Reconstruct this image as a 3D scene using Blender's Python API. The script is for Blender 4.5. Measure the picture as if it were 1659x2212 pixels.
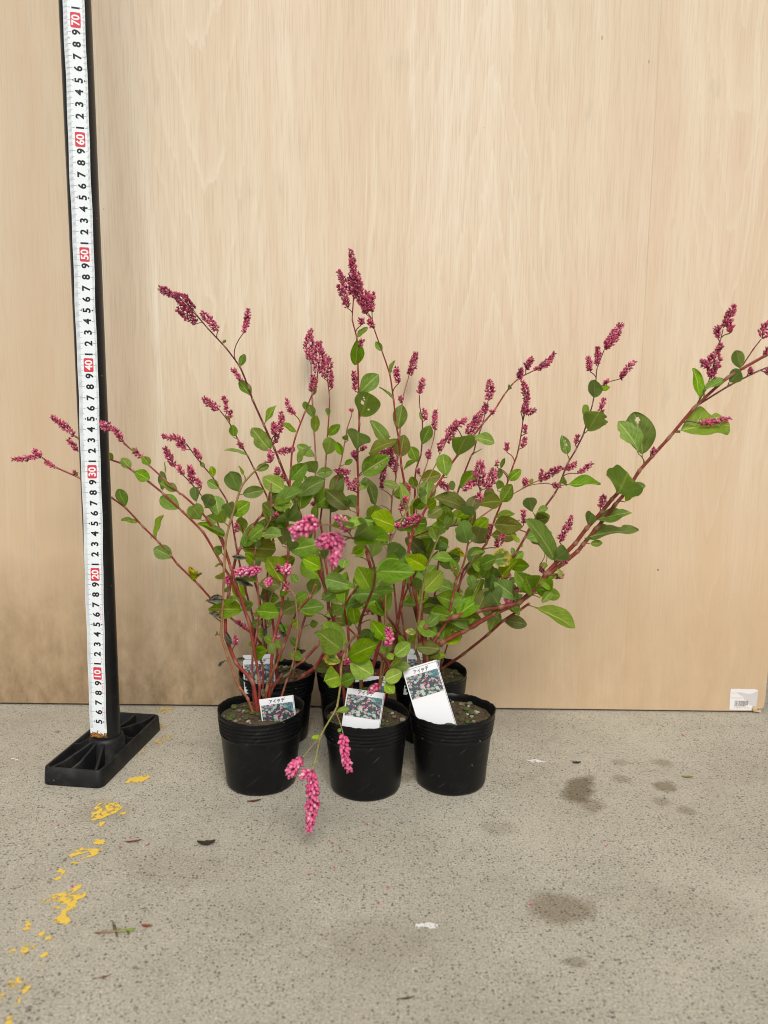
import bpy, math, random
from mathutils import Vector, Matrix, Quaternion, noise

random.seed(7)
sc = bpy.context.scene
for o in list(bpy.data.objects):
    bpy.data.objects.remove(o)
COL = sc.collection
CM = 0.01

# ------------------------------------------------------------------ camera
CAM_H = 36.493; PITCH = 0.136848; ROLL = 0.0105813
FPX = 1661.0; CX, CY = 829.5, 1106.0; S = 1659.0 / 3024.0
FW = Vector((0, math.cos(PITCH), -math.sin(PITCH)))
UP0 = Vector((0, math.sin(PITCH), math.cos(PITCH))); RT0 = Vector((1, 0, 0))
RT = RT0 * math.cos(ROLL) + UP0 * math.sin(ROLL)
UP = -RT0 * math.sin(ROLL) + UP0 * math.cos(ROLL)
cam_d = bpy.data.cameras.new('camera'); cam = bpy.data.objects.new('camera', cam_d); COL.objects.link(cam)
M = Matrix((RT, UP, -FW)).transposed().to_4x4(); M.translation = Vector((0, 0, CAM_H * CM)); cam.matrix_world = M
cam_d.sensor_fit = 'VERTICAL'; cam_d.sensor_height = 36.0; cam_d.lens = FPX / 2212.0 * 36.0
cam_d.clip_start = 0.02; cam_d.clip_end = 100
cam_d.dof.use_dof = True; cam_d.dof.focus_distance = 0.77; cam_d.dof.aperture_fstop = 7.5
sc.camera = cam

# ------------------------------------------------------------------ world, sun, exposure
SUN_EL, SUN_AZ = math.radians(46), math.radians(170)      # azimuth clockwise from +Y: behind the camera, a little right
w = bpy.data.worlds.new('World'); sc.world = w; w.use_nodes = True
nt = w.node_tree; nt.nodes.clear()
out = nt.nodes.new('ShaderNodeOutputWorld'); bg = nt.nodes.new('ShaderNodeBackground')
sky = nt.nodes.new('ShaderNodeTexSky'); sky.sky_type = 'NISHITA'; sky.sun_disc = False
sky.sun_elevation = SUN_EL; sky.sun_rotation = SUN_AZ; sky.air_density = 1.0; sky.dust_density = 5.0; sky.ozone_density = 1.0
hs = nt.nodes.new('ShaderNodeHueSaturation'); hs.inputs['Saturation'].default_value = 0.18   # grey overcast sky
nt.links.new(sky.outputs[0], hs.inputs['Color']); nt.links.new(hs.outputs[0], bg.inputs['Color'])
bg.inputs['Strength'].default_value = 0.088
nt.links.new(bg.outputs[0], out.inputs['Surface'])
sun_d = bpy.data.lights.new('sun', 'SUN'); sun_d.energy = 1.5; sun_d.angle = math.radians(24); sun_d.color = (1.0, 0.95, 0.88)
sun = bpy.data.objects.new('sun', sun_d); COL.objects.link(sun)
sdir = Vector((math.sin(SUN_AZ) * math.cos(SUN_EL), math.cos(SUN_AZ) * math.cos(SUN_EL), math.sin(SUN_EL)))
sun.rotation_euler = sdir.to_track_quat('Z', 'Y').to_euler(); sun.location = (0, -1, 2)
sc.view_settings.view_transform = 'Standard'; sc.view_settings.look = 'None'
sc.cycles.filter_width = 1.05; sc.cycles.max_bounces = 5; sc.cycles.diffuse_bounces = 3; sc.cycles.glossy_bounces = 2; sc.cycles.transmission_bounces = 3; sc.cycles.transparent_max_bounces = 6
sc.view_settings.exposure = 0.26; sc.view_settings.gamma = 1.0

# ------------------------------------------------------------------ projection helpers (centimetres)
def ray(x, y):
    return FW + RT * ((x * S - CX) / FPX) - UP * ((y * S - CY) / FPX)
def atY(x, y, Y):
    d = ray(x, y); return Vector((0, 0, CAM_H)) + d * (Y / d.y)
def onZ(x, y, z=0.0):
    d = ray(x, y); return Vector((0, 0, CAM_H)) + d * ((z - CAM_H) / d.z)
def pix(P):
    d = P - Vector((0, 0, CAM_H)); z = d.dot(FW)
    return ((CX + FPX * d.dot(RT) / z) / S, (CY - FPX * d.dot(UP) / z) / S)

# ------------------------------------------------------------------ mesh helpers
class MB:
    def __init__(s): s.v = []; s.f = []; s.c = []; s.uv = None
    def add(s, vs, fs, col=None):
        o = len(s.v); s.v += [tuple(p) for p in vs]; s.f += [tuple(i + o for i in f) for f in fs]
        if col is None: col = (1, 1, 1)
        if len(col) and isinstance(col[0], (tuple, list)): s.c += list(col)
        else: s.c += [col] * len(vs)
    def box(s, c, h, rot=0.0, col=None, top=None):
        x, y, z = c; a, b, d = h; vs = []
        for sz in (-1, 1):
            for sx, sy in ((-1, -1), (1, -1), (1, 1), (-1, 1)):
                vs.append(Vector((sx * a, sy * b, sz * d)))
        R = Matrix.Rotation(rot, 3, 'Z')
        s.add([R @ q + Vector(c) for q in vs], [(3, 2, 1, 0), (4, 5, 6, 7), (0, 1, 5, 4), (1, 2, 6, 5), (2, 3, 7, 6), (3, 0, 4, 7)], col)
    def mesh(s, name, smooth=True, colors=True, scale=CM):
        me = bpy.data.meshes.new(name)
        me.from_pydata([(a * scale, b * scale, c * scale) for a, b, c in s.v], [], s.f)
        if colors:
            at = me.color_attributes.new('Col', 'FLOAT_COLOR', 'POINT')
            flat = []
            for c in s.c: flat += [c[0], c[1], c[2], 1.0]
            at.data.foreach_set('color', flat)
        if smooth: me.polygons.foreach_set('use_smooth', [True] * len(me.polygons))
        me.update(); return me
    def obj(s, name, mat, parent=None, smooth=True, colors=True):
        return mkobj(name, s.mesh(name, smooth, colors), mat, parent)
def mkobj(name, me, mat, parent=None):
    if mat is not None and not me.materials: me.materials.append(mat)
    o = bpy.data.objects.new(name, me); COL.objects.link(o)
    if parent is not None:
        o.parent = parent; o.matrix_parent_inverse = parent_world(parent).inverted()
    return o
def parent_world(p):
    m = p.matrix_basis.copy()
    while p.parent is not None:
        m = p.parent.matrix_basis @ (p.matrix_parent_inverse @ m)
        p = p.parent
    return m
def empty(name, loc, label, cat, group=None):
    o = bpy.data.objects.new(name, None); COL.objects.link(o); o.location = Vector(loc) * CM
    o.empty_display_size = 0.02
    tag(o, label, cat, group); return o
def tag(o, label, cat, group=None):
    o['label'] = label; o['category'] = cat
    if group: o['group'] = group
    return o

# ------------------------------------------------------------------ material helpers
def mat_new(name):
    m = bpy.data.materials.new(name); m.use_nodes = True; n = m.node_tree; n.nodes.clear()
    o = n.nodes.new('ShaderNodeOutputMaterial'); b = n.nodes.new('ShaderNodeBsdfPrincipled')
    n.links.new(b.outputs[0], o.inputs['Surface']); return m, n, b, o
class G:
    """tiny node-graph builder"""
    def __init__(s, n): s.n = n
    def lk(s, sock, v):
        if v is None: return
        if isinstance(v, bpy.types.NodeSocket): s.n.links.new(v, sock)
        elif isinstance(v, (tuple, list)) and sock.type == 'RGBA' and len(v) == 3: sock.default_value = (*v, 1)
        else: sock.default_value = v
    def math(s, op, a, b=None, c=None, clamp=False):
        x = s.n.nodes.new('ShaderNodeMath'); x.operation = op; x.use_clamp = clamp
        for i, v in enumerate((a, b, c)): s.lk(x.inputs[i], v)
        return x.outputs[0]
    def mix(s, f, a, b, mode='MIX'):
        x = s.n.nodes.new('ShaderNodeMix'); x.data_type = 'RGBA'; x.blend_type = mode
        s.lk(x.inputs[0], f); s.lk(x.inputs[6], a); s.lk(x.inputs[7], b); return x.outputs[2]
    def ramp(s, f, stops, interp='LINEAR'):
        x = s.n.nodes.new('ShaderNodeValToRGB'); x.color_ramp.interpolation = interp
        e = x.color_ramp.elements
        while len(e) > 1: e.remove(e[0])
        for i, (p, c) in enumerate(stops):
            k = e[0] if i == 0 else e.new(p)
            k.position = p; k.color = (c, c, c, 1) if isinstance(c, (int, float)) else (*c, 1)
        s.lk(x.inputs[0], f); return x.outputs[0]
    def map(s, vec, loc=(0, 0, 0), sc_=(1, 1, 1), rot=(0, 0, 0)):
        x = s.n.nodes.new('ShaderNodeMapping'); s.lk(x.inputs[0], vec)
        x.inputs[1].default_value = loc; x.inputs[2].default_value = rot; x.inputs[3].default_value = sc_; return x.outputs[0]
    def noise(s, vec, scale, detail=2.0, rough=0.5, dist=0.0, out=0):
        x = s.n.nodes.new('ShaderNodeTexNoise'); s.lk(x.inputs['Vector'], vec); x.inputs['Scale'].default_value = scale
        x.inputs['Detail'].default_value = detail; x.inputs['Roughness'].default_value = rough; x.inputs['Distortion'].default_value = dist
        return x.outputs[out]
    def vor(s, vec, scale, feat='F1', rnd=1.0):
        x = s.n.nodes.new('ShaderNodeTexVoronoi'); x.feature = feat; s.lk(x.inputs['Vector'], vec)
        x.inputs['Scale'].default_value = scale; x.inputs['Randomness'].default_value = rnd; return x
    def coord(s, which='Object'):
        x = s.n.nodes.new('ShaderNodeTexCoord'); return x.outputs[which]
    def sep(s, v):
        x = s.n.nodes.new('ShaderNodeSeparateXYZ'); s.lk(x.inputs[0], v); return x.outputs
    def comb(s, a, b, c):
        x = s.n.nodes.new('ShaderNodeCombineXYZ'); s.lk(x.inputs[0], a); s.lk(x.inputs[1], b); s.lk(x.inputs[2], c); return x.outputs[0]
    def vcol(s, name='Col'):
        x = s.n.nodes.new('ShaderNodeVertexColor'); x.layer_name = name; return x.outputs[0]
    def bump(s, h, strength, dist=0.001):
        x = s.n.nodes.new('ShaderNodeBump'); s.lk(x.inputs['Height'], h); x.inputs['Strength'].default_value = strength
        x.inputs['Distance'].default_value = dist; return x.outputs[0]
    def rnd(s):
        x = s.n.nodes.new('ShaderNodeObjectInfo'); return x.outputs['Random']
    def hsv(s, col, h=0.5, sa=1.0, v=1.0):
        x = s.n.nodes.new('ShaderNodeHueSaturation'); s.lk(x.inputs['Hue'], h); s.lk(x.inputs['Saturation'], sa); s.lk(x.inputs['Value'], v)
        s.lk(x.inputs['Color'], col); return x.outputs[0]
def flat_mat(name, col, rough=0.6, spec=0.3):
    m, n, b, o = mat_new(name); b.inputs['Base Color'].default_value = (*col, 1); b.inputs['Roughness'].default_value = rough
    b.inputs['Specular IOR Level'].default_value = spec; return m

# ---- concrete
def concrete():
    m, n, b, o = mat_new('concrete'); g = G(n); P = g.coord('Object')
    big = g.noise(P, 9.0, 4, 0.55); mid = g.noise(P, 60.0, 3, 0.6); fine = g.noise(P, 620.0, 3, 0.65)
    c = g.mix(g.ramp(big, [(0.3, 0.0), (0.7, 1.0)]), (0.375, 0.35, 0.28), (0.495, 0.465, 0.382))
    c = g.mix(g.math('MULTIPLY', g.ramp(mid, [(0.35, 0.0), (0.7, 1.0)]), 0.45), c, (0.52, 0.485, 0.39))
    c = g.mix(g.math('MULTIPLY', g.ramp(fine, [(0.42, 1.0), (0.56, 0.0)]), 0.5), c, (0.22, 0.195, 0.155))
    c = g.mix(g.math('MULTIPLY', g.ramp(fine, [(0.56, 0.0), (0.72, 1.0)]), 0.65), c, (0.64, 0.60, 0.48))
    # aggregate grains: dark, brown and pale specks of uneven size
    warp = g.n.nodes.new('ShaderNodeVectorMath'); warp.operation = 'ADD'
    nz = g.n.nodes.new('ShaderNodeVectorMath'); nz.operation = 'SCALE'; nz.inputs['Scale'].default_value = 0.0022
    n.links.new(g.noise(P, 260.0, 2, 0.5, 0, 1), nz.inputs[0]); n.links.new(P, warp.inputs[0]); n.links.new(nz.outputs[0], warp.inputs[1])
    W = warp.outputs[0]
    for scale, thr, colr, keep, amt in ((330.0, 0.34, (0.10, 0.09, 0.085), 0.52, 0.9), (520.0, 0.42, (0.13, 0.115, 0.10), 0.55, 0.75),
                                        (170.0, 0.30, (0.16, 0.10, 0.07), 0.10, 0.6), (300.0, 0.27, (0.66, 0.62, 0.52), 0.18, 0.6),
                                        (190.0, 0.25, (0.075, 0.075, 0.082), 0.08, 0.85)):
        v = g.vor(W, scale); r = g.sep(v.outputs['Color'])
        th = g.math('MULTIPLY', g.math('ADD', g.math('MULTIPLY', r[1], 0.7), 0.45), thr)
        d = g.math('MULTIPLY', g.math('SUBTRACT', th, v.outputs['Distance']), 9.0, clamp=True)
        k = g.math('LESS_THAN', r[0], keep)
        c = g.mix(g.math('MULTIPLY', g.math('MULTIPLY', d, k), amt), c, colr)
    worn = g.noise(P, 3.2, 5, 0.62, 0.4)
    c = g.mix(g.math('MULTIPLY', g.ramp(worn, [(0.48, 0.0), (0.68, 1.0)]), 0.28), c, (0.24, 0.205, 0.16))
    c = g.mix(g.math('MULTIPLY', g.ramp(worn, [(0.32, 1.0), (0.46, 0.0)]), 0.25), c, (0.60, 0.55, 0.46))
    # stains (oil and water marks)
    sn = g.math('MULTIPLY', g.math('SUBTRACT', g.noise(P, 55.0, 4, 0.6), 0.5), 1.3)
    for (sx, sy, rx, ry, ang, st, colr) in STAINS:
        q = onZ(sx, sy); q2 = onZ(sx + rx, sy); q3 = onZ(sx, sy + ry)
        a = (q2 - q).length * CM; bb = (q3 - q).length * CM
        sub = g.n.nodes.new('ShaderNodeVectorMath'); sub.operation = 'SUBTRACT'
        n.links.new(P, sub.inputs[0]); sub.inputs[1].default_value = (q.x * CM, q.y * CM, 0)
        rt = g.n.nodes.new('ShaderNodeVectorRotate'); rt.rotation_type = 'Z_AXIS'; n.links.new(sub.outputs[0], rt.inputs['Vector']); rt.inputs['Angle'].default_value = ang
        dv = g.n.nodes.new('ShaderNodeVectorMath'); dv.operation = 'DIVIDE'; n.links.new(rt.outputs[0], dv.inputs[0]); dv.inputs[1].default_value = (a, bb, 1)
        ln = g.n.nodes.new('ShaderNodeVectorMath'); ln.operation = 'LENGTH'; n.links.new(dv.outputs[0], ln.inputs[0])
        d = g.math('ADD', ln.outputs['Value'], sn)
        f = g.math('MULTIPLY', g.ramp(d, [(0.55, 1.0), (1.15, 0.0)]), st)
        c = g.mix(f, c, g.mix(1.0, c, colr, 'MULTIPLY'))
    n.links.new(c, b.inputs['Base Color']); b.inputs['Roughness'].default_value = 0.85; b.inputs['Specular IOR Level'].default_value = 0.25
    h = g.math('ADD', g.math('MULTIPLY', fine, 0.6), mid)
    n.links.new(g.bump(h, 0.5, 0.0009), b.inputs['Normal'])
    return m
BR_ = (0.52, 0.47, 0.40)
STAINS = [(2280, 3110, 70, 62, 0.5, 0.9, (0.42, 0.37, 0.29)), (2330, 3170, 60, 38, 0.6, 0.6, BR_), (2212, 3577, 150, 82, 0.0, 0.75, (0.55, 0.49, 0.42)),
          (2616, 3095, 60, 26, -0.2, 0.8, (0.46, 0.41, 0.34)), (2605, 3155, 45, 20, 0.0, 0.5, BR_), (2703, 3191, 40, 24, 0.0, 0.5, BR_),
          (2322, 3063, 32, 16, 0.0, 0.7, BR_), (2446, 3067, 45, 20, 0.0, 0.5, BR_), (2607, 3003, 50, 18, 0.0, 0.5, BR_), (2440, 3000, 40, 14, 0.0, 0.4, BR_),
          (390, 3200, 150, 60, 0.0, 0.5, (0.68, 0.65, 0.6)), (1590, 3060, 45, 28, 0.0, 0.7, BR_), (1960, 3260, 90, 40, 0.0, 0.35, BR_),
          (2262, 3790, 60, 24, 0.2, 0.6, BR_), (700, 3420, 260, 90, 0, 0.22, BR_), (1500, 3700, 300, 120, 0, 0.18, BR_), (2750, 3600, 240, 120, 0, 0.2, BR_)]

# ---- plywood
def plywood():
    m, n, b, o = mat_new('plywood'); g = G(n); P = g.coord('Object'); x, y, z = g.sep(P)
    # slow sideways wander of the grain, so figure bends into cathedrals
    wob = g.noise(g.comb(g.math('MULTIPLY', x, 3.2), 0.0, g.math('MULTIPLY', z, 1.15)), 1.0, 2, 0.5)
    wob2 = g.noise(g.comb(g.math('MULTIPLY', x, 9.0), 3.0, g.math('MULTIPLY', z, 3.0)), 1.0, 3, 0.55)
    gx = g.math('ADD', g.math('ADD', x, g.math('MULTIPLY', g.math('SUBTRACT', wob, 0.5), 0.16)), g.math('MULTIPLY', g.math('SUBTRACT', wob2, 0.5), 0.03))
    band = g.noise(g.comb(g.math('MULTIPLY', gx, 26.0), 0.0, g.math('MULTIPLY', z, 0.6)), 1.0, 3, 0.6)
    line0 = g.noise(g.comb(g.math('MULTIPLY', gx, 62.0), 7.0, g.math('MULTIPLY', z, 1.1)), 1.0, 4, 0.62)
    msk = g.ramp(g.noise(g.comb(g.math('MULTIPLY', x, 7.0), 4.0, g.math('MULTIPLY', z, 2.2)), 1.0, 2, 0.5), [(0.38, 0.15), (0.62, 1.0)])
    line = g.math('ADD', 0.5, g.math('MULTIPLY', g.math('SUBTRACT', line0, 0.5), msk))
    fib = g.noise(g.comb(g.math('MULTIPLY', x, 620.0), 1.0, g.math('MULTIPLY', z, 16.0)), 1.0, 2, 0.6)
    blotch = g.noise(P, 5.0, 3, 0.5)
    c = g.mix(g.ramp(band, [(0.32, 0.0), (0.68, 1.0)]), (0.655, 0.52, 0.37), (0.755, 0.66, 0.51))
    c = g.mix(g.math('MULTIPLY', g.ramp(line, [(0.55, 0.0), (0.62, 1.0)]), 0.6), c, (0.80, 0.74, 0.60))
    c = g.mix(g.math('MULTIPLY', g.ramp(line, [(0.30, 1.0), (0.45, 0.0)]), 0.16), c, (0.64, 0.46, 0.30))
    c = g.mix(g.math('MULTIPLY', g.ramp(blotch, [(0.4, 0.0), (0.75, 1.0)]), 0.42), c, (0.73, 0.55, 0.41))
    c = g.mix(g.math('MULTIPLY', g.ramp(fib, [(0.36, 1.0), (0.52, 0.0)]), 0.34), c, (0.50, 0.36, 0.24))
    # cathedral figure: nested arches of pale growth rings
    for x0, up, wd, fq in ((0.115, 1.0, 0.15, 8.0), (0.385, -1.0, 0.12, 9.0), (-0.20, -1.0, 0.10, 7.0)):
        ax = g.math('ABSOLUTE', g.math('SUBTRACT', g.math('ADD', x, g.math('MULTIPLY', g.math('SUBTRACT', wob2, 0.5), 0.05)), x0))
        hh_ = g.math('ADD', g.math('MULTIPLY', z, up), g.math('MULTIPLY', g.math('POWER', ax, 1.35), 17.0))
        hh_ = g.math('ADD', hh_, g.math('MULTIPLY', g.math('SUBTRACT', g.noise(g.comb(g.math('MULTIPLY', x, 40.0), x0, g.math('MULTIPLY', z, 7.0)), 1.0, 4, 0.65), 0.5), 0.22))
        fr_ = g.math('FRACT', g.math('MULTIPLY', hh_, fq))
        rg_ = g.math('MULTIPLY', g.ramp(fr_, [(0.0, 0.0), (0.72, 0.25), (0.93, 1.0), (0.97, 0.0)]), g.math('SUBTRACT', 1.0, g.math('DIVIDE', ax, wd), clamp=True))
        c = g.mix(g.math('MULTIPLY', rg_, 0.42), c, (0.81, 0.74, 0.60))
    # right-hand veneer leaf is a touch browner
    seam = g.math('GREATER_THAN', x, 0.2925)
    c = g.mix(g.math('MULTIPLY', seam, 0.28), c, (0.63, 0.46, 0.30))
    c = g.mix(g.math('MULTIPLY', g.math('LESS_THAN', x, -0.335), 0.55), c, (0.53, 0.40, 0.265))
    sl = g.math('LESS_THAN', g.math('ABSOLUTE', g.math('SUBTRACT', x, 0.2925)), 0.0006)
    c = g.mix(g.math('MULTIPLY', sl, 0.22), c, (0.30, 0.20, 0.12))
    low_tan = g.math('SUBTRACT', 1.0, g.math('DIVIDE', g.math('SUBTRACT', z, g.math('MULTIPLY', blotch, 0.2)), 0.42), clamp=True)  # smooth tan tone, stronger towards the bottom edge
    c = g.mix(g.math('MULTIPLY', low_tan, 0.62), c, (0.56, 0.385, 0.22))
    # splash stain, darker towards the bottom edge, mottled, strongest on the left
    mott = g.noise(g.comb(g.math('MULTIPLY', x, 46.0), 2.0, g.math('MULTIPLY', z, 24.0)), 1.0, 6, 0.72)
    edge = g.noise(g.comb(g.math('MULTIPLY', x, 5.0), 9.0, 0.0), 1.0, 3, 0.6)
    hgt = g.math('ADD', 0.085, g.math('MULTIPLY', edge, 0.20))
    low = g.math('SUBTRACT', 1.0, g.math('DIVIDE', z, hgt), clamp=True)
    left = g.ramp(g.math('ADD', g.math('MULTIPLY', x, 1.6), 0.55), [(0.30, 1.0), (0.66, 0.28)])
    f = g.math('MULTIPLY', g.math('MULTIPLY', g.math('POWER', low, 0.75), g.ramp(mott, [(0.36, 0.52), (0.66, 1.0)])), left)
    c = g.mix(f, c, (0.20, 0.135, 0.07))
    vx = g.noise(g.comb(g.math('MULTIPLY', x, 30.0), 5.0, g.math('MULTIPLY', z, 9.0)), 1.0, 4, 0.6)
    c = g.mix(g.math('MULTIPLY', g.ramp(vx, [(0.62, 0.0), (0.75, 1.0)]), 0.35), c, (0.42, 0.34, 0.24))
    v = g.vor(g.comb(x, y, z), 22.0); r = g.sep(v.outputs['Color'])
    spk = g.math('MULTIPLY', g.math('LESS_THAN', v.outputs['Distance'], 0.03), g.math('LESS_THAN', r[0], 0.35))
    c = g.mix(g.math('MULTIPLY', spk, 0.75), c, (0.16, 0.10, 0.06))
    v2 = g.vor(g.comb(x, y, g.math('MULTIPLY', z, 0.45)), 40.0); r2 = g.sep(v2.outputs['Color'])
    sp2 = g.math('MULTIPLY', g.math('LESS_THAN', v2.outputs['Distance'], g.math('MULTIPLY', r2[1], 0.06)), g.math('LESS_THAN', r2[0], 0.30))
    c = g.mix(g.math('MULTIPLY', sp2, 0.5), c, (0.26, 0.18, 0.11))
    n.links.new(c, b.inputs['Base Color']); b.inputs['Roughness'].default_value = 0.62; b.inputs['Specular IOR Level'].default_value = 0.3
    n.links.new(g.bump(g.math('ADD', fib, g.math('MULTIPLY', line, 0.5)), 0.18, 0.0005), b.inputs['Normal'])
    return m
MAT_CONC = concrete(); MAT_PLY = plywood()

# ---- plastics
def black_plastic(name, base=(0.012, 0.0125, 0.014), rough=0.38, dust=0.35, spec=0.34):
    m, n, b, o = mat_new(name); g = G(n); P = g.coord('Object')
    d1 = g.noise(P, 45.0, 5, 0.65); d2 = g.noise(g.map(P, (0, 0, 0), (900, 900, 120)), 1.0, 2, 0.6)
    sc1 = g.noise(g.map(g.map(P, (0, 0, 0), (1, 1, 1), (0, 0.75, 0.2)), (0, 0, 0), (35, 90, 700)), 1.0, 2, 0.5)
    sp = g.vor(P, 130.0); r = g.sep(sp.outputs['Color'])
    dot = g.math('MULTIPLY', g.math('LESS_THAN', sp.outputs['Distance'], 0.10), g.math('LESS_THAN', r[0], 0.16))
    c = g.mix(g.math('MULTIPLY', g.ramp(d1, [(0.5, 0.0), (0.75, 1.0)]), dust), base, (0.06, 0.056, 0.05))
    c = g.mix(g.math('MULTIPLY', g.ramp(sc1, [(0.68, 0.0), (0.72, 1.0)]), 0.4), c, (0.07, 0.075, 0.078))
    c = g.mix(g.math('MULTIPLY', dot, 0.5), c, (0.25, 0.22, 0.17))
    n.links.new(c, b.inputs['Base Color'])
    n.links.new(g.math('ADD', rough, g.math('MULTIPLY', d1, 0.25)), b.inputs['Roughness'])
    b.inputs['Specular IOR Level'].default_value = spec
    n.links.new(g.bump(d2, 0.05, 0.0005), b.inputs['Normal'])
    return m
MAT_POT = black_plastic('pot_plastic', (0.004, 0.0042, 0.005), 0.24, 0.10, 0.24); MAT_BASE = black_plastic('base_plastic', (0.009, 0.0095, 0.0105), 0.40, 0.6, 0.3)
MAT_POLE = black_plastic('pole_plastic', (0.010, 0.010, 0.011), 0.22, 0.1)

# ---- plant materials
def stem_mat():
    m, n, b, o = mat_new('stem'); g = G(n); P = g.coord('Object')
    c = g.vcol(); k = g.noise(P, 320.0, 3, 0.6)
    c = g.mix(g.math('MULTIPLY', g.ramp(k, [(0.35, 1.0), (0.6, 0.0)]), 0.35), c, g.hsv(c, 0.5, 1.0, 0.55))
    n.links.new(c, b.inputs['Base Color']); b.inputs['Roughness'].default_value = 0.42; b.inputs['Specular IOR Level'].default_value = 0.4
    n.links.new(g.bump(g.noise(g.map(P, (0, 0, 0), (1, 1, 0.25)), 700.0, 2, 0.5), 0.15, 0.0004), b.inputs['Normal'])
    return m
def bud_mat():
    m, n, b, o = mat_new('bud'); g = G(n)
    n.links.new(g.vcol(), b.inputs['Base Color']); b.inputs['Roughness'].default_value = 0.45; b.inputs['Specular IOR Level'].default_value = 0.35
    return m
def leaf_mat(name, dark, light, vein, back, yellow=0.0, wither=False):
    m, n, b, o = mat_new(name); g = G(n)
    uvn = n.nodes.new('ShaderNodeUVMap'); uvn.uv_map = 'UVMap'; u, v, _ = g.sep(uvn.outputs[0]); P = g.coord('Object'); R = g.rnd()
    av = g.math('ABSOLUTE', g.math('SUBTRACT', v, 0.5))
    off = n.nodes.new('ShaderNodeVectorMath'); off.operation = 'ADD'; n.links.new(P, off.inputs[0])
    n.links.new(g.comb(g.math('MULTIPLY', R, 37.0), g.math('MULTIPLY', R, 11.0), 0.0), off.inputs[1])
    mott = g.noise(off.outputs[0], 5.0, 4, 0.6); fine = g.noise(off.outputs[0], 60.0, 3, 0.6)
    c = g.mix(g.ramp(mott, [(0.3, 0.0), (0.7, 1.0)]), dark, light)
    c = g.mix(g.math('MULTIPLY', g.ramp(fine, [(0.4, 1.0), (0.6, 0.0)]), 0.2), c, dark)
    # veins: midrib, and side veins that sweep forward
    mid = g.ramp(av, [(0.012, 1.0), (0.05, 0.0)])
    ph = g.math('SUBTRACT', g.math('MULTIPLY', u, 6.5), g.math('MULTIPLY', g.math('POWER', av, 0.8), 5.2))
    tri = g.math('ABSOLUTE', g.math('SUBTRACT', g.math('FRACT', ph), 0.5))
    side = g.math('MULTIPLY', g.ramp(tri, [(0.03, 1.0), (0.10, 0.0)]), g.ramp(av, [(0.3, 1.0), (0.46, 0.0)]))
    c = g.mix(g.math('MULTIPLY', side, 0.34), c, vein)
    c = g.mix(g.math('MULTIPLY', mid, 0.85), c, vein)
    rim = g.ramp(av, [(0.455, 0.0), (0.5, 1.0)])
    c = g.mix(g.math('MULTIPLY', rim, 0.25), c, (0.22, 0.09, 0.04))
    if yellow:
        edge = g.math('ADD', g.math('MULTIPLY', g.math('MAXIMUM', g.math('MULTIPLY', av, 2.0), u), 0.9), g.math('MULTIPLY', g.math('SUBTRACT', mott, 0.5), 1.4))
        c = g.mix(g.ramp(edge, [(0.62, 0.0), (0.85, yellow)]), c, (0.62, 0.42, 0.05))
        c = g.mix(g.math('MULTIPLY', g.ramp(edge, [(0.95, 0.0), (1.05, 1.0)]), 0.6), c, (0.38, 0.15, 0.03))
    c = g.hsv(c, g.math('ADD', 0.488, g.math('MULTIPLY', R, 0.024)), g.math('ADD', 0.88, g.math('MULTIPLY', g.math('FRACT', g.math('MULTIPLY', R, 7.3)), 0.24)),
              g.math('ADD', 0.80, g.math('MULTIPLY', g.math('FRACT', g.math('MULTIPLY', R, 13.7)), 0.62)))
    geo = n.nodes.new('ShaderNodeNewGeometry')
    c2 = g.mix(geo.outputs['Backfacing'], c, g.mix(0.55, c, back))
    n.links.new(c2, b.inputs['Base Color']); b.inputs['Roughness'].default_value = 0.85 if wither else 0.44
    b.inputs['Specular IOR Level'].default_value = 0.2 if wither else 0.2
    hh = g.math('SUBTRACT', g.math('MULTIPLY', fine, 0.35), g.math('ADD', g.math('MULTIPLY', side, 0.6), mid))
    n.links.new(g.bump(hh, 0.35, 0.0008), b.inputs['Normal'])
    if not wither:
        tr = n.nodes.new('ShaderNodeBsdfTranslucent'); n.links.new(g.hsv(c2, 0.49, 1.15, 1.5), tr.inputs['Color'])
        mx = n.nodes.new('ShaderNodeMixShader'); mx.inputs[0].default_value = 0.34
        n.links.new(b.outputs[0], mx.inputs[1]); n.links.new(tr.outputs[0], mx.inputs[2]); n.links.new(mx.outputs[0], o.inputs['Surface'])
    return m
MAT_STEM = stem_mat(); MAT_BUD = bud_mat()
MAT_LEAF = leaf_mat('leaf_green', (0.098, 0.180, 0.019), (0.170, 0.285, 0.028), (0.33, 0.42, 0.10), (0.16, 0.24, 0.09))
MAT_LEAF2 = leaf_mat('leaf_bright', (0.145, 0.255, 0.016), (0.235, 0.365, 0.028), (0.43, 0.52, 0.11), (0.18, 0.28, 0.09))
MAT_LEAFO = leaf_mat('leaf_olive', (0.105, 0.105, 0.018), (0.135, 0.175, 0.024), (0.26, 0.26, 0.09), (0.17, 0.17, 0.07))
MAT_LEAFY = leaf_mat('leaf_yellowing', (0.10, 0.19, 0.02), (0.19, 0.27, 0.03), (0.36, 0.40, 0.10), (0.25, 0.25, 0.08), yellow=1.0)
MAT_LEAFW = leaf_mat('leaf_withered', (0.065, 0.07, 0.045), (0.14, 0.13, 0.085), (0.16, 0.13, 0.08), (0.16, 0.14, 0.095), wither=True)

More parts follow.
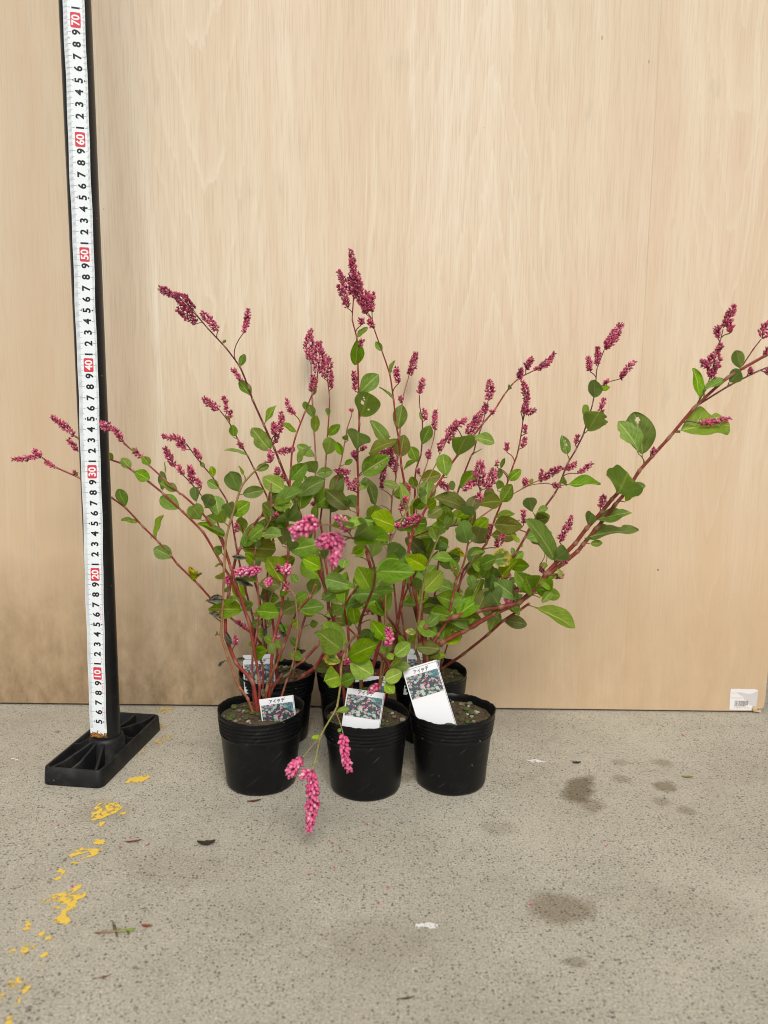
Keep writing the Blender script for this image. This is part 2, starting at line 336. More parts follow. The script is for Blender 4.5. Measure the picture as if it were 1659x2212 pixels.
# ------------------------------------------------------------------ setting: concrete, plywood, dark wall behind
def ground():
    mb = MB(); n = 40
    x0, x1, y0, y1 = -400, 400, -250, 500
    mb.add([(x0, y0, 0), (x1, y0, 0), (x1, y1, 0), (x0, y1, 0)], [(0, 1, 2, 3)])
    o = mb.obj('concrete_floor', MAT_CONC, smooth=False); o['kind'] = 'structure'; return o
GROUND = ground()
WALL_Y = 89.4
def board():
    # slightly uneven sheet standing on the floor with a 3 mm gap; bottom right corner is chipped
    mb = MB(); X0, X1, T = -62.0, 46.55, 1.15
    outl = [(X0, 0.3), (20, 0.28), (45.6, 0.22), (45.75, 0.55), (46.35, 0.62), (46.5, 1.7), (X1, 6), (46.2, 150), (X0, 150)]
    nn = len(outl)
    vs = [(a, WALL_Y, c) for a, c in outl] + [(a, WALL_Y + T, c) for a, c in outl]
    fs = [tuple(range(nn)), tuple(range(2 * nn - 1, nn - 1, -1))] + [((i + 1) % nn, i, nn + i, nn + (i + 1) % nn) for i in range(nn)]
    mb.add(vs, fs)
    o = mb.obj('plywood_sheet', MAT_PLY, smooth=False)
    tag(o, 'large pale plywood sheet standing upright behind the pots', 'plywood'); 
    # splintered veneer at the chipped corner
    sp = MB()
    rng = random.Random(4)
    for (a, c, L, ang, t) in ((44.95, 0.62, 0.95, 0.12, 0.10), (45.0, 0.42, 0.75, 0.30, 0.07), (45.1, 0.30, 0.9, -0.02, 0.09)):
        d = Vector((math.cos(ang), 0, math.sin(ang))); nrm = Vector((-d.z, 0, d.x)); p = Vector((a, WALL_Y - 0.03, c))
        q = p + d * L
        vs = [p - nrm * t * 0.4, p + nrm * t * 0.5, q + nrm * t, q - nrm * t]
        vs = vs + [v + Vector((0, -0.16, 0)) for v in vs]
        sp.add(vs, [(0, 1, 2, 3), (7, 6, 5, 4), (0, 4, 5, 1), (1, 5, 6, 2), (2, 6, 7, 3), (3, 7, 4, 0)])
    sp.obj('splinter', flat_mat('raw_wood', (0.62, 0.47, 0.28), 0.7), o, smooth=False)
    return o
BOARD = board()
def dark_wall():
    mb = MB(); mb.box((40, 130, 100), (180, 2, 100)); o = mb.obj('dark_back_wall', flat_mat('dark_wall', (0.010, 0.011, 0.012), 0.8), smooth=False)
    o['kind'] = 'structure'
dark_wall()

# ------------------------------------------------------------------ lettering helpers
_txt = {}
def text_geo(ch, size, bold=0.0):
    key = (ch, size, bold)
    if key not in _txt:
        cu = bpy.data.curves.new('t', 'FONT'); cu.body = ch; cu.size = size; cu.align_x = 'CENTER'; cu.align_y = 'CENTER'; cu.offset = bold
        cu.resolution_u = 4
        o = bpy.data.objects.new('t', cu); COL.objects.link(o); bpy.context.view_layer.update()
        me = bpy.data.meshes.new_from_object(o.evaluated_get(bpy.context.evaluated_depsgraph_get()))
        vs = [(v.co.x, v.co.y) for v in me.vertices]; fs = [tuple(p.vertices) for p in me.polygons]
        if vs:
            ax = (min(a for a, _ in vs) + max(a for a, _ in vs)) / 2; ay = (min(b for _, b in vs) + max(b for _, b in vs)) / 2
            vs = [(a - ax, b - ay) for a, b in vs]
        _txt[key] = (vs, fs)
        bpy.data.objects.remove(o); bpy.data.curves.remove(cu); bpy.data.meshes.remove(me)
    return _txt[key]
def stroke2d(pts, wd):
    """thin ribbon along a 2D polyline"""
    vs, fs = [], []; n = len(pts)
    for i, p in enumerate(pts):
        a = Vector(pts[max(i - 1, 0)]); b = Vector(pts[min(i + 1, n - 1)]); d = (b - a).normalized(); nr = Vector((-d.y, d.x)) * wd / 2
        vs += [(p[0] - nr.x, p[1] - nr.y), (p[0] + nr.x, p[1] + nr.y)]
        if i: fs.append((2 * i - 2, 2 * i, 2 * i + 1, 2 * i - 1))
    return vs, fs
INK = flat_mat('black_ink', (0.012, 0.012, 0.018), 0.5)

# ------------------------------------------------------------------ measuring stand
PX, PY, PR = -28.05, 74.55, 1.38
def rounded_rect(hx, hy, r, seg=5):
    pts = []
    for cx_, cy_, a0 in ((hx - r, hy - r, 0), (-hx + r, hy - r, 90), (-hx + r, -hy + r, 180), (hx - r, -hy + r, 270)):
        for i in range(seg + 1):
            a = math.radians(a0 + 90 * i / seg); pts.append((cx_ + r * math.cos(a), cy_ + r * math.sin(a)))
    return pts
def stand():
    root = empty('measuring_stand', (PX, PY, 0), 'black measuring pole with white tape on a ribbed rectangular foot', 'measuring stand')
    # foot: rim frame, floor plate, ribs, socket
    c0 = Vector((-28.79, 76.35, 0)); ang = -math.radians(7.0); R = Matrix.Rotation(ang, 3, 'Z')
    L = lambda x, y, z: R @ Vector((x, y, z)) + c0
    HX, HY, HZ = 3.05, 7.05, 1.75
    mb = MB(); rings = []
    prof = [(0.12, 0.0, 0.6), (0.0, 0.10, 0.7), (0.0, 0.55, 0.72), (0.10, HZ - 0.08, 0.6), (0.17, HZ, 0.55), (0.36, HZ, 0.45), (0.43, HZ - 0.08, 0.4), (0.40, 0.35, 0.4)]
    for ins, z, r in prof:
        rings.append([L(x, y, z) for x, y in rounded_rect(HX - ins, HY - ins, r)])
    n = len(rings[0]); vs = [p for r in rings for p in r]; fs = []
    for i in range(len(rings) - 1):
        for j in range(n): fs.append((i * n + j, i * n + (j + 1) % n, (i + 1) * n + (j + 1) % n, (i + 1) * n + j))
    fs.append(tuple(range((len(rings) - 1) * n, len(rings) * n)))
    mb.add(vs, fs); rim = mb.obj('foot', MAT_BASE, root)
    inv = R.transposed(); pl = inv @ (Vector((PX, PY, 0)) - c0)
    def rib(x, y):
        m2 = MB(); a = Vector((pl.x, pl.y)); e = Vector((x, y)); d = (e - a).normalized(); nn = Vector((-d.y, d.x)); s0 = a + d * 1.2
        hs_ = [(s0, 3.0, 0.15), (s0.lerp(e, 0.25), 2.55, 0.14), (s0.lerp(e, 0.7), 1.85, 0.13), (e, HZ - 0.06, 0.14)]
        vs = []
        for q, h, t in hs_:
            for sgn, z in ((-1, 0.34), (-1, h - 0.05), (-0.6, h), (0.6, h), (1, h - 0.05), (1, 0.34)):
                vs.append(L(q.x + nn.x * t * sgn * (1.15 if z == 0.34 else 1), q.y + nn.y * t * sgn * (1.15 if z == 0.34 else 1), z))
        fs = []
        for i in range(3):
            for j in range(5): fs.append((i * 6 + j, i * 6 + j + 1, (i + 1) * 6 + j + 1, (i + 1) * 6 + j))
        m2.add(vs, fs); m2.obj('rib', MAT_BASE, rim, smooth=False)
    iy, ix = HY - 0.3, HX - 0.3
    for x, y in ((-ix + 0.45, -iy), (-0.15, -iy), (ix - 0.45, -iy), (-ix + 0.45, iy), (0.0, iy), (ix - 0.45, iy), (ix, pl.y - 0.6), (-ix, pl.y + 0.2), (ix, pl.y + 2.6)):
        rib(x, y)
    m3 = MB(); prof = [(2.05, 0.34), (1.85, 1.2), (1.72, 2.6), (1.62, 3.0), (1.42, 3.05)]; seg = 32; vs = []; fs = []
    for r_, z in prof:
        for j in range(seg):
            a = 2 * math.pi * j / seg; vs.append((PX + r_ * math.cos(a), PY + r_ * math.sin(a), z))
    for i in range(len(prof) - 1):
        for j in range(seg): fs.append((i * seg + j, i * seg + (j + 1) % seg, (i + 1) * seg + (j + 1) % seg, (i + 1) * seg + j))
    m3.add(vs, fs); m3.obj('socket', MAT_BASE, rim)
    # pole
    m4 = MB(); seg = 48; vs = []; fs = []
    zs = [0.4, 20, 40, 60, 80, 100]
    for z in zs:
        for j in range(seg):
            a = 2 * math.pi * j / seg; vs.append((PX - 0.0022 * z + PR * math.cos(a), PY + PR * math.sin(a), z))
    for i in range(len(zs) - 1):
        for j in range(seg): fs.append((i * seg + j, i * seg + (j + 1) % seg, (i + 1) * seg + (j + 1) % seg, (i + 1) * seg + j))
    fs.append(tuple(range((len(zs) - 1) * seg, len(zs) * seg)))
    m4.add(vs, fs); m4.obj('pole', MAT_POLE, root)
    # steel tape: flat ribbon that creeps round the pole from bottom to top
    az0 = math.atan2(-PX, PY)
    keys = [(0, -31), (5, -31), (12, -27.5), (24, -17.5), (38, -11.5), (55, -7.5), (72, -4.5), (110, -2)]
    def az(h):
        for (a, va), (b_, vb) in zip(keys, keys[1:]):
            if h <= b_: t = (h - a) / (b_ - a); return az0 + math.radians(va + (vb - va) * t)
        return az0
    TW = 1.80
    def tp(u, h, off=0.0):
        a = az(h); nrm = Vector((math.sin(a), -math.cos(a), 0)); rt = Vector((math.cos(a), math.sin(a), 0))
        lift = 0.05 * math.exp(-((h - 58) / 1.6) ** 2) - 0.02 * u * u
        wob_ = 0.035 * math.sin(h * 0.8) * math.sin(h * 0.31)
        return Vector((PX - 0.0022 * h, PY, h)) + nrm * (PR + 0.045 + lift + off) + rt * (u + wob_)
    mb = MB(); hh = 3.25; rows = []
    hs_ = []
    while hh < 100: hs_.append(hh); hh += 0.5
    us = [-TW / 2, -TW / 4, 0, TW / 4, TW / 2]
    vs = []; fs = []
    rg = random.Random(3)
    for i, h in enumerate(hs_):
        for k, u in enumerate(us): vs.append(tp(u, h + (rg.uniform(-0.05, 0.25) if i == 0 else 0)))
    k = len(us); nb = len(vs)
    for i in range(len(hs_) - 1):
        for j in range(k - 1): fs.append((i * k + j, i * k + j + 1, (i + 1) * k + j + 1, (i + 1) * k + j))
    mb.add(vs, fs)
    m, n, b, o_ = mat_new('tape_steel'); g = G(n); P = g.coord('Object'); x, y, z = g.sep(P)
    rust = g.noise(P, 260.0, 4, 0.65); low = g.math('SUBTRACT', 1.0, g.math('DIVIDE', g.math('SUBTRACT', z, 0.0330), 0.0105), clamp=True)
    f = g.ramp(g.math('ADD', low, g.math('MULTIPLY', g.math('SUBTRACT', rust, 0.5), 1.5)), [(0.52, 0.0), (0.62, 1.0)])
    f = g.math('MULTIPLY', f, g.math('GREATER_THAN', low, 0.001))
    nick = g.noise(P, 90.0, 3, 0.6)
    f2 = g.math('MULTIPLY', g.ramp(nick, [(0.70, 0.0), (0.74, 1.0)]), 0.5)
    c = g.mix(g.noise(P, 30.0, 3, 0.6), (0.74, 0.80, 0.83), (0.80, 0.85, 0.87))
    c = g.mix(f2, c, (0.40, 0.28, 0.15))
    c = g.mix(f, c, g.mix(g.ramp(g.noise(P, 700.0, 2, 0.5), [(0.4, 0.0), (0.6, 1.0)]), (0.05, 0.02, 0.008), (0.48, 0.21, 0.04)))
    n.links.new(c, b.inputs['Base Color']); b.inputs['Roughness'].default_value = 0.45
    tape = mb.obj('tape', m, root)
    # printed scale
    tick = MB(); tri = MB()
    def put(mbx, vs, fs, u0, h0, off, rot=True):
        q = []
        for a, b_ in vs:
            uu, hh2 = (-b_, a) if rot else (a, b_)
            q.append(tp(u0 + uu, h0 + hh2, off))
        mbx.add(q, fs)
    def rect(mbx, ua, ub, ha, hb, off):
        mbx.add([tp(ua, ha, off), tp(ub, ha, off), tp(ub, hb, off), tp(ua, hb, off)], [(0, 1, 2, 3)])
    e = TW / 2
    h = 4.3
    while h < 82:
        mm = round(h * 10); t = 0.013
        l1, l2 = (0.58, 0.36) if mm % 10 == 0 else ((0.46, 0.27) if mm % 5 == 0 else (0.34, 0.20))
        if mm % 10 == 0: t = 0.018
        rect(tick, -e + 0.03, -e + l1, h - t, h + t, 0.004); rect(tick, e - l2, e - 0.03, h - t, h + t, 0.004)
        h = round(h + 0.1, 3)
    white = flat_mat('white_print', (0.85, 0.83, 0.82), 0.5)
    red = flat_mat('red_print', (0.62, 0.045, 0.085), 0.5)
    for cmv in range(5, 82):
        d = cmv % 10
        if d:
            vs, fs = text_geo(str(d), 0.93, 0.034); nb_ = MB(); put(nb_, vs, fs, 0.14, cmv, 0.006); nb_.obj('numeral', INK, tape, smooth=False)
            if d == 5:
                for uu, sg in ((-0.30, -1), (0.60, 1)):
                    tri.add([tp(uu, cmv - 0.11, 0.006), tp(uu + 0.13 * sg, cmv, 0.006), tp(uu, cmv + 0.11, 0.006)], [(0, 1, 2)])
        else:
            bx = MB(); pts = rounded_rect(0.43, 0.64, 0.12, 4); bx.add([tp(0.10 + a, cmv + b_, 0.005) for a, b_ in pts], [tuple(range(len(pts)))])
            bx.obj('red_numeral_box', red, tape, smooth=False)
            vs, fs = text_geo(str(cmv), 0.92, 0.024); nb_ = MB(); put(nb_, vs, fs, 0.10, cmv, 0.010); nb_.obj('numeral', white, tape, smooth=False)
    # faint worn red print along the right edge
    rg = random.Random(9); red2 = MB()
    for h0, h1 in ((15.2, 16.7), (14.4, 14.6), (12.2, 12.6), (11.1, 11.6), (7.6, 9.4), (5.3, 6.8)):
        h = h0
        while h < h1:
            if rg.random() < 0.75: rect(red2, 0.50, 0.60 + rg.random() * 0.06, h, h + 0.06 + rg.random() * 0.05, 0.007)
            h += 0.15
    for mbx, nm, mt in ((tick, 'scale_ticks', flat_mat('tick_ink', (0.16, 0.18, 0.19), 0.6)), (tri, 'five_marks', INK), (red2, 'worn_red_print', flat_mat('pale_red_print', (0.75, 0.38, 0.42), 0.6))):
        mbx.obj(nm, mt, tape, smooth=False)['kind'] = 'stuff'
stand()

# ------------------------------------------------------------------ pots
POTS = {'FL': (-11.75, 71.2), 'FC': (-1.5, 70.4), 'FR': (6.85, 71.6), 'BL': (-11.6, 81.6), 'BC': (-3.1, 82.2), 'BR': (5.35, 82.3)}
PLABEL = {'FL': 'flowering potted plant in the front row, nearest the measuring stand, its name card sunk low',
          'FC': 'front middle potted plant with one flower stem hanging down over its pot',
          'FR': 'front right potted plant with a tilted name card and thick stems reaching right',
          'BL': 'back row potted plant nearest the measuring stand, stems reaching left past the pole',
          'BC': 'back row middle potted plant carrying the tallest pink flower spikes',
          'BR': 'back row right potted plant against the plywood, pebbly soil showing'}
SOIL_Z = 6.55
def soil_mat():
    m, n, b, o = mat_new('soil'); g = G(n); P = g.coord('Object')
    a = g.noise(P, 220.0, 5, 0.7); k = g.noise(P, 60.0, 3, 0.6)
    c = g.mix(g.ramp(a, [(0.3, 0.0), (0.7, 1.0)]), (0.020, 0.013, 0.007), (0.135, 0.088, 0.046))
    c = g.mix(g.math('MULTIPLY', g.ramp(k, [(0.5, 0.0), (0.65, 1.0)]), 0.8), c, (0.055, 0.058, 0.012))
    n.links.new(c, b.inputs['Base Color']); b.inputs['Roughness'].default_value = 0.95
    n.links.new(g.bump(a, 1.0, 0.003), b.inputs['Normal']); return m
MAT_SOIL = soil_mat()
PEB = []
for i, cl in enumerate(((0.20, 0.16, 0.10), (0.30, 0.26, 0.18), (0.10, 0.075, 0.045), (0.15, 0.15, 0.08), (0.075, 0.10, 0.02), (0.42, 0.38, 0.31))):
    mb = MB(); rg = random.Random(i); vs = []; fs = []
    for a in range(5):
        th = math.pi * a / 4
        for j in range(6):
            ph = 2 * math.pi * j / 6; r_ = 1 + rg.uniform(-0.28, 0.28)
            vs.append((math.sin(th) * math.cos(ph) * r_, math.sin(th) * math.sin(ph) * r_, math.cos(th) * (0.75 + rg.uniform(-0.1, 0.1))))
    for a in range(4):
        for j in range(6): fs.append((a * 6 + j, a * 6 + (j + 1) % 6, (a + 1) * 6 + (j + 1) % 6, (a + 1) * 6 + j))
    mb.add(vs, fs); me = mb.mesh('pebble', smooth=False)
    m, n, b, o = mat_new('pebble%d' % i); g = G(n)
    n.links.new(g.mix(g.noise(g.coord('Object'), 90.0, 3, 0.6), tuple(v * 0.6 for v in cl), cl), b.inputs['Base Color']); b.inputs['Roughness'].default_value = 0.9
    me.materials.append(m); PEB.append(me)
ROOT = {}
def pot(pid):
    cx_, cy_ = POTS[pid]; rg = random.Random(pid)
    root = empty('potted_plant', (cx_, cy_, 0), PLABEL[pid], 'potted plant', 'six potted flowering plants'); ROOT[pid] = root
    ph0 = rg.uniform(0, 6.28); seg = 96
    prof = [(2.6, 0.12), (2.95, 0.02), (3.10, 0.0), (3.28, 0.10), (3.38, 0.35)]
    for i in range(8): t = i / 7; prof.append((3.40 + 0.42 * t, 0.6 + 4.55 * t))
    z = 5.2; r_ = 3.83
    for i in range(5):
        prof += [(r_ + 0.01, z + 0.04), (r_ + 0.10, z + 0.13), (r_ + 0.115, z + 0.22), (r_ + 0.015, z + 0.34)]; z += 0.37; r_ += 0.045
    prof += [(4.10, 7.15), (4.14, 7.45), (4.12, 7.50), (4.03, 7.44), (3.98, 7.0), (3.90, 6.2), (3.80, 5.5)]
    vs, fs = [], []; np_ = len(prof)
    for i, (pr, pz) in enumerate(prof):
        top = max(0.0, (pz - 5.0) / 2.5)
        for j in range(seg):
            a = 2 * math.pi * j / seg
            d = 1 + top * (0.020 * math.sin(2 * a + ph0) + 0.014 * math.sin(3 * a + ph0 * 2) + 0.004 * math.sin(7 * a)) + 0.011 * noise.noise(Vector((math.cos(a) * 1.8 + ph0, math.sin(a) * 1.8, pz * 0.5)))
            dz = 0.0
            if pz > 7.3: dz = 0.09 * noise.noise(Vector((math.cos(a) * 7, math.sin(a) * 7, ph0))) + 0.06 * noise.noise(Vector((math.cos(a) * 22, math.sin(a) * 22, ph0))) + 0.10 * math.sin(2 * a + ph0 + 1)
            vs.append((cx_ + pr * d * math.cos(a), cy_ + pr * d * math.sin(a), pz + dz))
    for i in range(np_ - 1):
        for j in range(seg): fs.append((i * seg + j, i * seg + (j + 1) % seg, (i + 1) * seg + (j + 1) % seg, (i + 1) * seg + j))
    fs.append(tuple(range(seg - 1, -1, -1)))
    mb = MB(); mb.add(vs, fs); mb.obj('pot', MAT_POT, root)
    # soil surface
    sb = MB(); vs, fs = [], []; nr, ns = 14, 40
    for i in range(nr + 1):
        rr = 3.93 * i / nr
        for j in range(ns):
            a = 2 * math.pi * j / ns; x, y = rr * math.cos(a), rr * math.sin(a)
            vs.append((cx_ + x, cy_ + y, SOIL_Z + 0.28 * noise.noise(Vector((x * 0.7 + ph0, y * 0.7, 0))) + 0.12 * noise.noise(Vector((x * 3, y * 3, ph0)))))
    for i in range(nr):
        for j in range(ns): fs.append((i * ns + j, (i + 1) * ns + j, (i + 1) * ns + (j + 1) % ns, i * ns + (j + 1) % ns))
    sb.add(vs, fs); soil = sb.obj('soil', MAT_SOIL, root)
    for i in range(75 if pid[0] == 'F' else 50):
        a = rg.uniform(0, 6.283); rr = 3.75 * math.sqrt(rg.random()); x, y = cx_ + rr * math.cos(a), cy_ + rr * math.sin(a)
        s_ = rg.choice((0.09, 0.12, 0.15, 0.18, 0.22, 0.30, 0.36)); o = mkobj('pebble', PEB[4] if s_ > 0.33 else rg.choice(PEB), None, soil)
        dx, dy = x - cx_, y - cy_
        zz = SOIL_Z + 0.28 * noise.noise(Vector((dx * 0.7 + ph0, dy * 0.7, 0))) + s_ * 0.4
        o.matrix_basis = Matrix.Translation(Vector((x, y, zz)) * CM) @ Matrix.Rotation(rg.uniform(0, 6), 4, 'Z') @ Matrix.Diagonal((s_ * rg.uniform(0.8, 1.3), s_, s_ * rg.uniform(0.6, 1.0), 1))
for k_ in POTS: pot(k_)

# ------------------------------------------------------------------ plant data, traced on photo tiles
TILE = {'T0': (0, 0, 1.0), 'T1': (600, 1050, 2.0), 'T2': (1250, 950, 2.0), 'T3': (1700, 1300, 2.0), 'T4': (650, 1800, 2.0), 'T5': (1150, 1750, 2.0),
        'T6': (0, 1600, 2.0), 'T7': (2100, 1100, 1.58), 'TA': (2500, 1100, 2.765)}
# name plant[@startY] width_base width_tip Y_tip colour : points from the pot upward
STEM_TXT = """
L1 FL 22 15 70 t : T4 650,1900 590,1820 545,1720 490,1560 440,1400 455,1150 465,870 480,640 525,470 570,320 610,215 725,90 800,30 T1 900,1530
L2 FL 30 16 72.5 r : T4 690,1770 560,1620 480,1420 475,1250 500,1080 530,920 555,800 590,720 690,545 740,480 850,380 905,320
L3 BL 20 12 80 r : T4 790,1650 770,1500 700,1400 560,1300 420,1180 270,1010 95,840 T6 1350,1180 1250,1070 1130,950 990,800 880,720 630,565 440,480 335,405
L4 BL 22 13 80 r : T4 720,1650 680,1330 600,1150 520,960 440,830 300,590 145,435 T6 1440,830 1290,690 1180,600 1050,510 960,450 860,415 615,250 590,235
L5 FL 22 11 70.2 r : T4 745,1780 660,1300 560,1000 520,880 440,650 390,570 285,430 130,290 T6 1420,690 1300,580 1180,470 1110,400 970,290
L6 BL 18 8 80 m : T4 730,1600 700,1300 610,950 560,700 520,470 485,340 430,250 370,150 300,70 T1 330,1480 265,1390
L7 FL 16 8 74 m : T4 770,1650 620,1200 500,800 440,600 400,480 300,320 T1 300,1700 240,1640 170,1570
L8 BC 30 9 76 m : T5 300,1500 280,1200 200,950 130,750 60,545 20,420 T1 1130,1850 1060,1680 1000,1530 960,1430 880,1250 790,1050 760,960 690,790 580,640 440,490 340,370
L9 FL 28 9 74 r : T4 830,1780 850,1450 915,1230 935,1000 960,880 970,740 965,560 965,480 975,300 T1 1090,1600 1100,1450 1130,1330 1200,1150 1260,1000 1300,890 1300,840
L10 BL 20 11 86.5 p : T5 60,1500 150,1200 180,900 180,620 T1 1280,1900 1285,1700 1285,1500 1275,1310 1260,1050 1250,760
L11 BC 20 8 86 r : T5 350,1500 260,900 225,620 T1 1320,2020 1340,1850 1365,1550 1375,1380 1390,1180 1395,1030 1375,860
L12 BC 15 7 84 p : T5 330,1300 300,650 T2 110,2010 150,1900 180,1760 205,1640 235,1470 265,1380 275,1330
L13 BC 30 9 76.5 r : T5 700,1500 640,1050 600,900 560,740 520,630 518,520 520,300 T2 320,1900 315,1650 330,1440 325,1230 320,1000 310,760 275,620 285,430
L14 BC 28 8 77.5 r : T5 800,1600 830,1400 860,1250 880,1100 915,900 920,740 905,500 890,330 860,170 T2 655,1700 640,1550 620,1450 600,1250 570,1050 510,870 450,700 430,600
L15 BC 18 8 87 p : T5 830,1500 780,900 770,630 T2 575,2200 590,2000 620,1850 650,1500 665,1290 680,1200 715,1080
L16 BR 22 7 83 m : T5 1000,1500 960,1000 960,600 970,330 T2 765,1950 775,1800 815,1680 825,1550 825,1400 805,1300 803,1210
L17 BR 12 7 87 p : T5 1000,1300 980,700 T2 790,1950 860,1760 890,1650 920,1540
L18 FR 28 9 75 r : T5 1050,1640 1030,1450 960,1150 915,900 930,760 960,670 1010,590 1060,490 T3 10,1270 150,1060 200,990 330,830 400,740 500,620 570,510 640,420 700,370 810,315
L19 BR 22 8 80 r : T5 1070,1600 1150,1500 1290,1230 1350,990 1530,780 1600,580 T3 560,1330 605,1170 640,1070 670,990 690,900 710,780 720,690
L20 BR 22 8 84 m : T5 1030,1550 1020,1300 1080,800 1100,720 1220,570 1300,390 1340,270 1410,90 T3 330,960 350,880 385,780 410,700 440,570
L21 FC 18 7 75 g : T5 730,1500 740,1000 760,800 830,650 900,530 980,410 1060,290 1150,120 T3 40,1020 100,910
L23 BL 20 8 79 m : T4 800,1600 790,1200 815,800 830,500 810,330 T1 850,1700 800,1590 750,1490 680,1370 600,1220 530,1130
L22 FR 24 10 72 o : T5 1060,1650 1150,1500 1220,1390 1260,1230 1290,1080 1330,1000 1370,870 1400,680 1420,570 1445,470 T3 370,1340 390,1240
R1 FR 40 28 68 b : T5 1050,1700 1080,1630 1180,1560 1350,1470 1600,1330 T3 690,2140 800,2060 900,1920 1050,1760 1130,1680 1220,1560 1340,1430 1420,1330 T7 545,1310
R2 FR 42 19 65 b : T5 1050,1650 1050,1440 1280,1360 1460,1310 T3 540,2180 690,2145 850,1990 920,1920 1030,1840 1150,1740 1190,1690 1300,1560 T7 510,1400 580,1320 660,1190 740,1100 840,990 1000,800 1210,610 1450,470 1560,400
R2b FR@67 14 10 66 m : T7 1010,790 1220,660 1400,570 1490,535
R2c FR@66.8 10 6 66 m : TA 680,1350 770,1200 800,1120 870,900 900,740 935,650 960,540
R2d FR@66 9 7 65.5 m : TA 1170,940 1290,760 1375,650
R3 BR 22 20 79 b : T5 1180,1770 1350,1650 1550,1490 1660,1390 T3 700,2200 770,2150
R4 FR 26 7 76 m : T5 1060,1640 1200,1440 1390,1310 T3 330,2180 430,2080 520,1960 600,1860 660,1760 730,1640 800,1510 870,1420 960,1300 1000,1230 1070,1050 1130,950 1190,830 1230,700 1265,590 1290,450 1300,310 1360,150
R5 FR@77 18 6 78 r : T5 920,740 960,720 1080,680 1250,640 1480,630 T3 480,1530 620,1550 740,1590 800,1640 850,1700 920,1790
R6 FR@77 14 7 80 p : T5 1330,700 T3 300,1560 360,1490 530,1370 640,1290 770,1215 900,1160 1010,1110
R6b FR@79.5 8 6 80 p : T3 640,1290 770,1222 900,1205 1000,1230
C1 FC 22 10 57.5 g : T5 520,1500 440,1570 410,1660 385,1760 380,1900 355,2060 T0 1320,2797 1263,2897 1241,2994 1228,3032
C1b FC@59.3 8 6 58.3 g : T0 1263,2897 1215,2955 1192,2982
C1c FC@60.8 9 6 60.2 g : T0 1320,2797 1340,2850 1352,2892
C2 FC 26 11 55 o : T5 530,1440 590,1250 640,1130 655,1000 620,870 570,790 480,740 400,720
C2b FC@55.5 9 8 53.5 o : T5 480,740 450,700 400,650 300,630 200,640
C3 FC 26 15 62 o : T5 360,1500 300,1310 260,1150 240,980 215,850
C5 FR 24 12 68 g : T5 1000,1700 970,1600 990,1450 1010,1280 1030,1130 1060,970 1100,870 1140,760 1180,680 1220,620
C6 FC 22 14 68 r : T5 770,1760 640,1600 500,1500 430,1430
C7 FC 12 8 67 g : T5 730,1720 750,1640 755,1590
C8 FC 12 8 66 g : T5 640,1930 700,1870 720,1855
B1 FL 30 14 75 b : T4 830,1840 920,1720 1090,1600 1200,1480 1300,1300 T5 430,1230 520,1110 600,1000
B2 BL 34 20 80 r : T4 945,1870 1090,1720 1180,1660 1250,1540 T5 300,1480 360,1350
B3 FL 18 9 71 p : T4 685,1710 690,1560 720,1400 740,1200 730,1000 700,830 715,710 760,610 830,490 835,300 835,200
B4 BL 24 13 82 r : T4 880,1650 885,1560 860,1400 840,1200 830,900 840,700 870,560
B5 FL 24 14 74 b : T4 800,1830 870,1650 930,1500 1000,1300 1050,1200 1140,1100 1190,1000
B6 FL 16 10 70.5 t : T4 960,1750 1000,1650 1040,1450 1040,1250 1020,1090 930,980
B7 FL 14 8 69 g : T4 800,1800 850,1680 870,1550 880,1430
B8 BL 22 13 82 r : T4 820,1700 780,1450 740,1100 680,900 620,620 590,480
B9 BR 14 10 82 r : T5 1180,1720 1240,1530 1330,1300 1480,1180
B10 BR 16 11 80 p : T5 1100,1680 1150,1500 1200,1300 1290,1150 1400,950 1470,860
B11 BC 26 14 79 b : T5 870,1540 750,1350 700,1220 690,1080
B12 FC 20 12 68 r : T5 440,1450 410,1280 470,1180 540,1090
B13 BR 22 14 80 p : T5 1010,1500 960,1280 920,1080 1000,960 1080,900 1150,840
B14 BR 20 12 83 r : T5 1100,1600 1080,1400 1130,1150 1150,950 1170,800
B15 BC 18 12 83 r : T5 900,1600 880,1450 860,1300 900,1150 980,1050 990,900
B16 FR 14 9 73 g : T5 1110,1650 1230,1480 1400,1300 1440,1150 1490,1050 1530,950
B17 FR@75 12 8 75 g : T5 1470,1310 1500,1290 1520,1180 1540,1080
B18 BL 16 10 79 t : T4 800,1750 770,1560 800,1300 830,1120 870,1000
"""
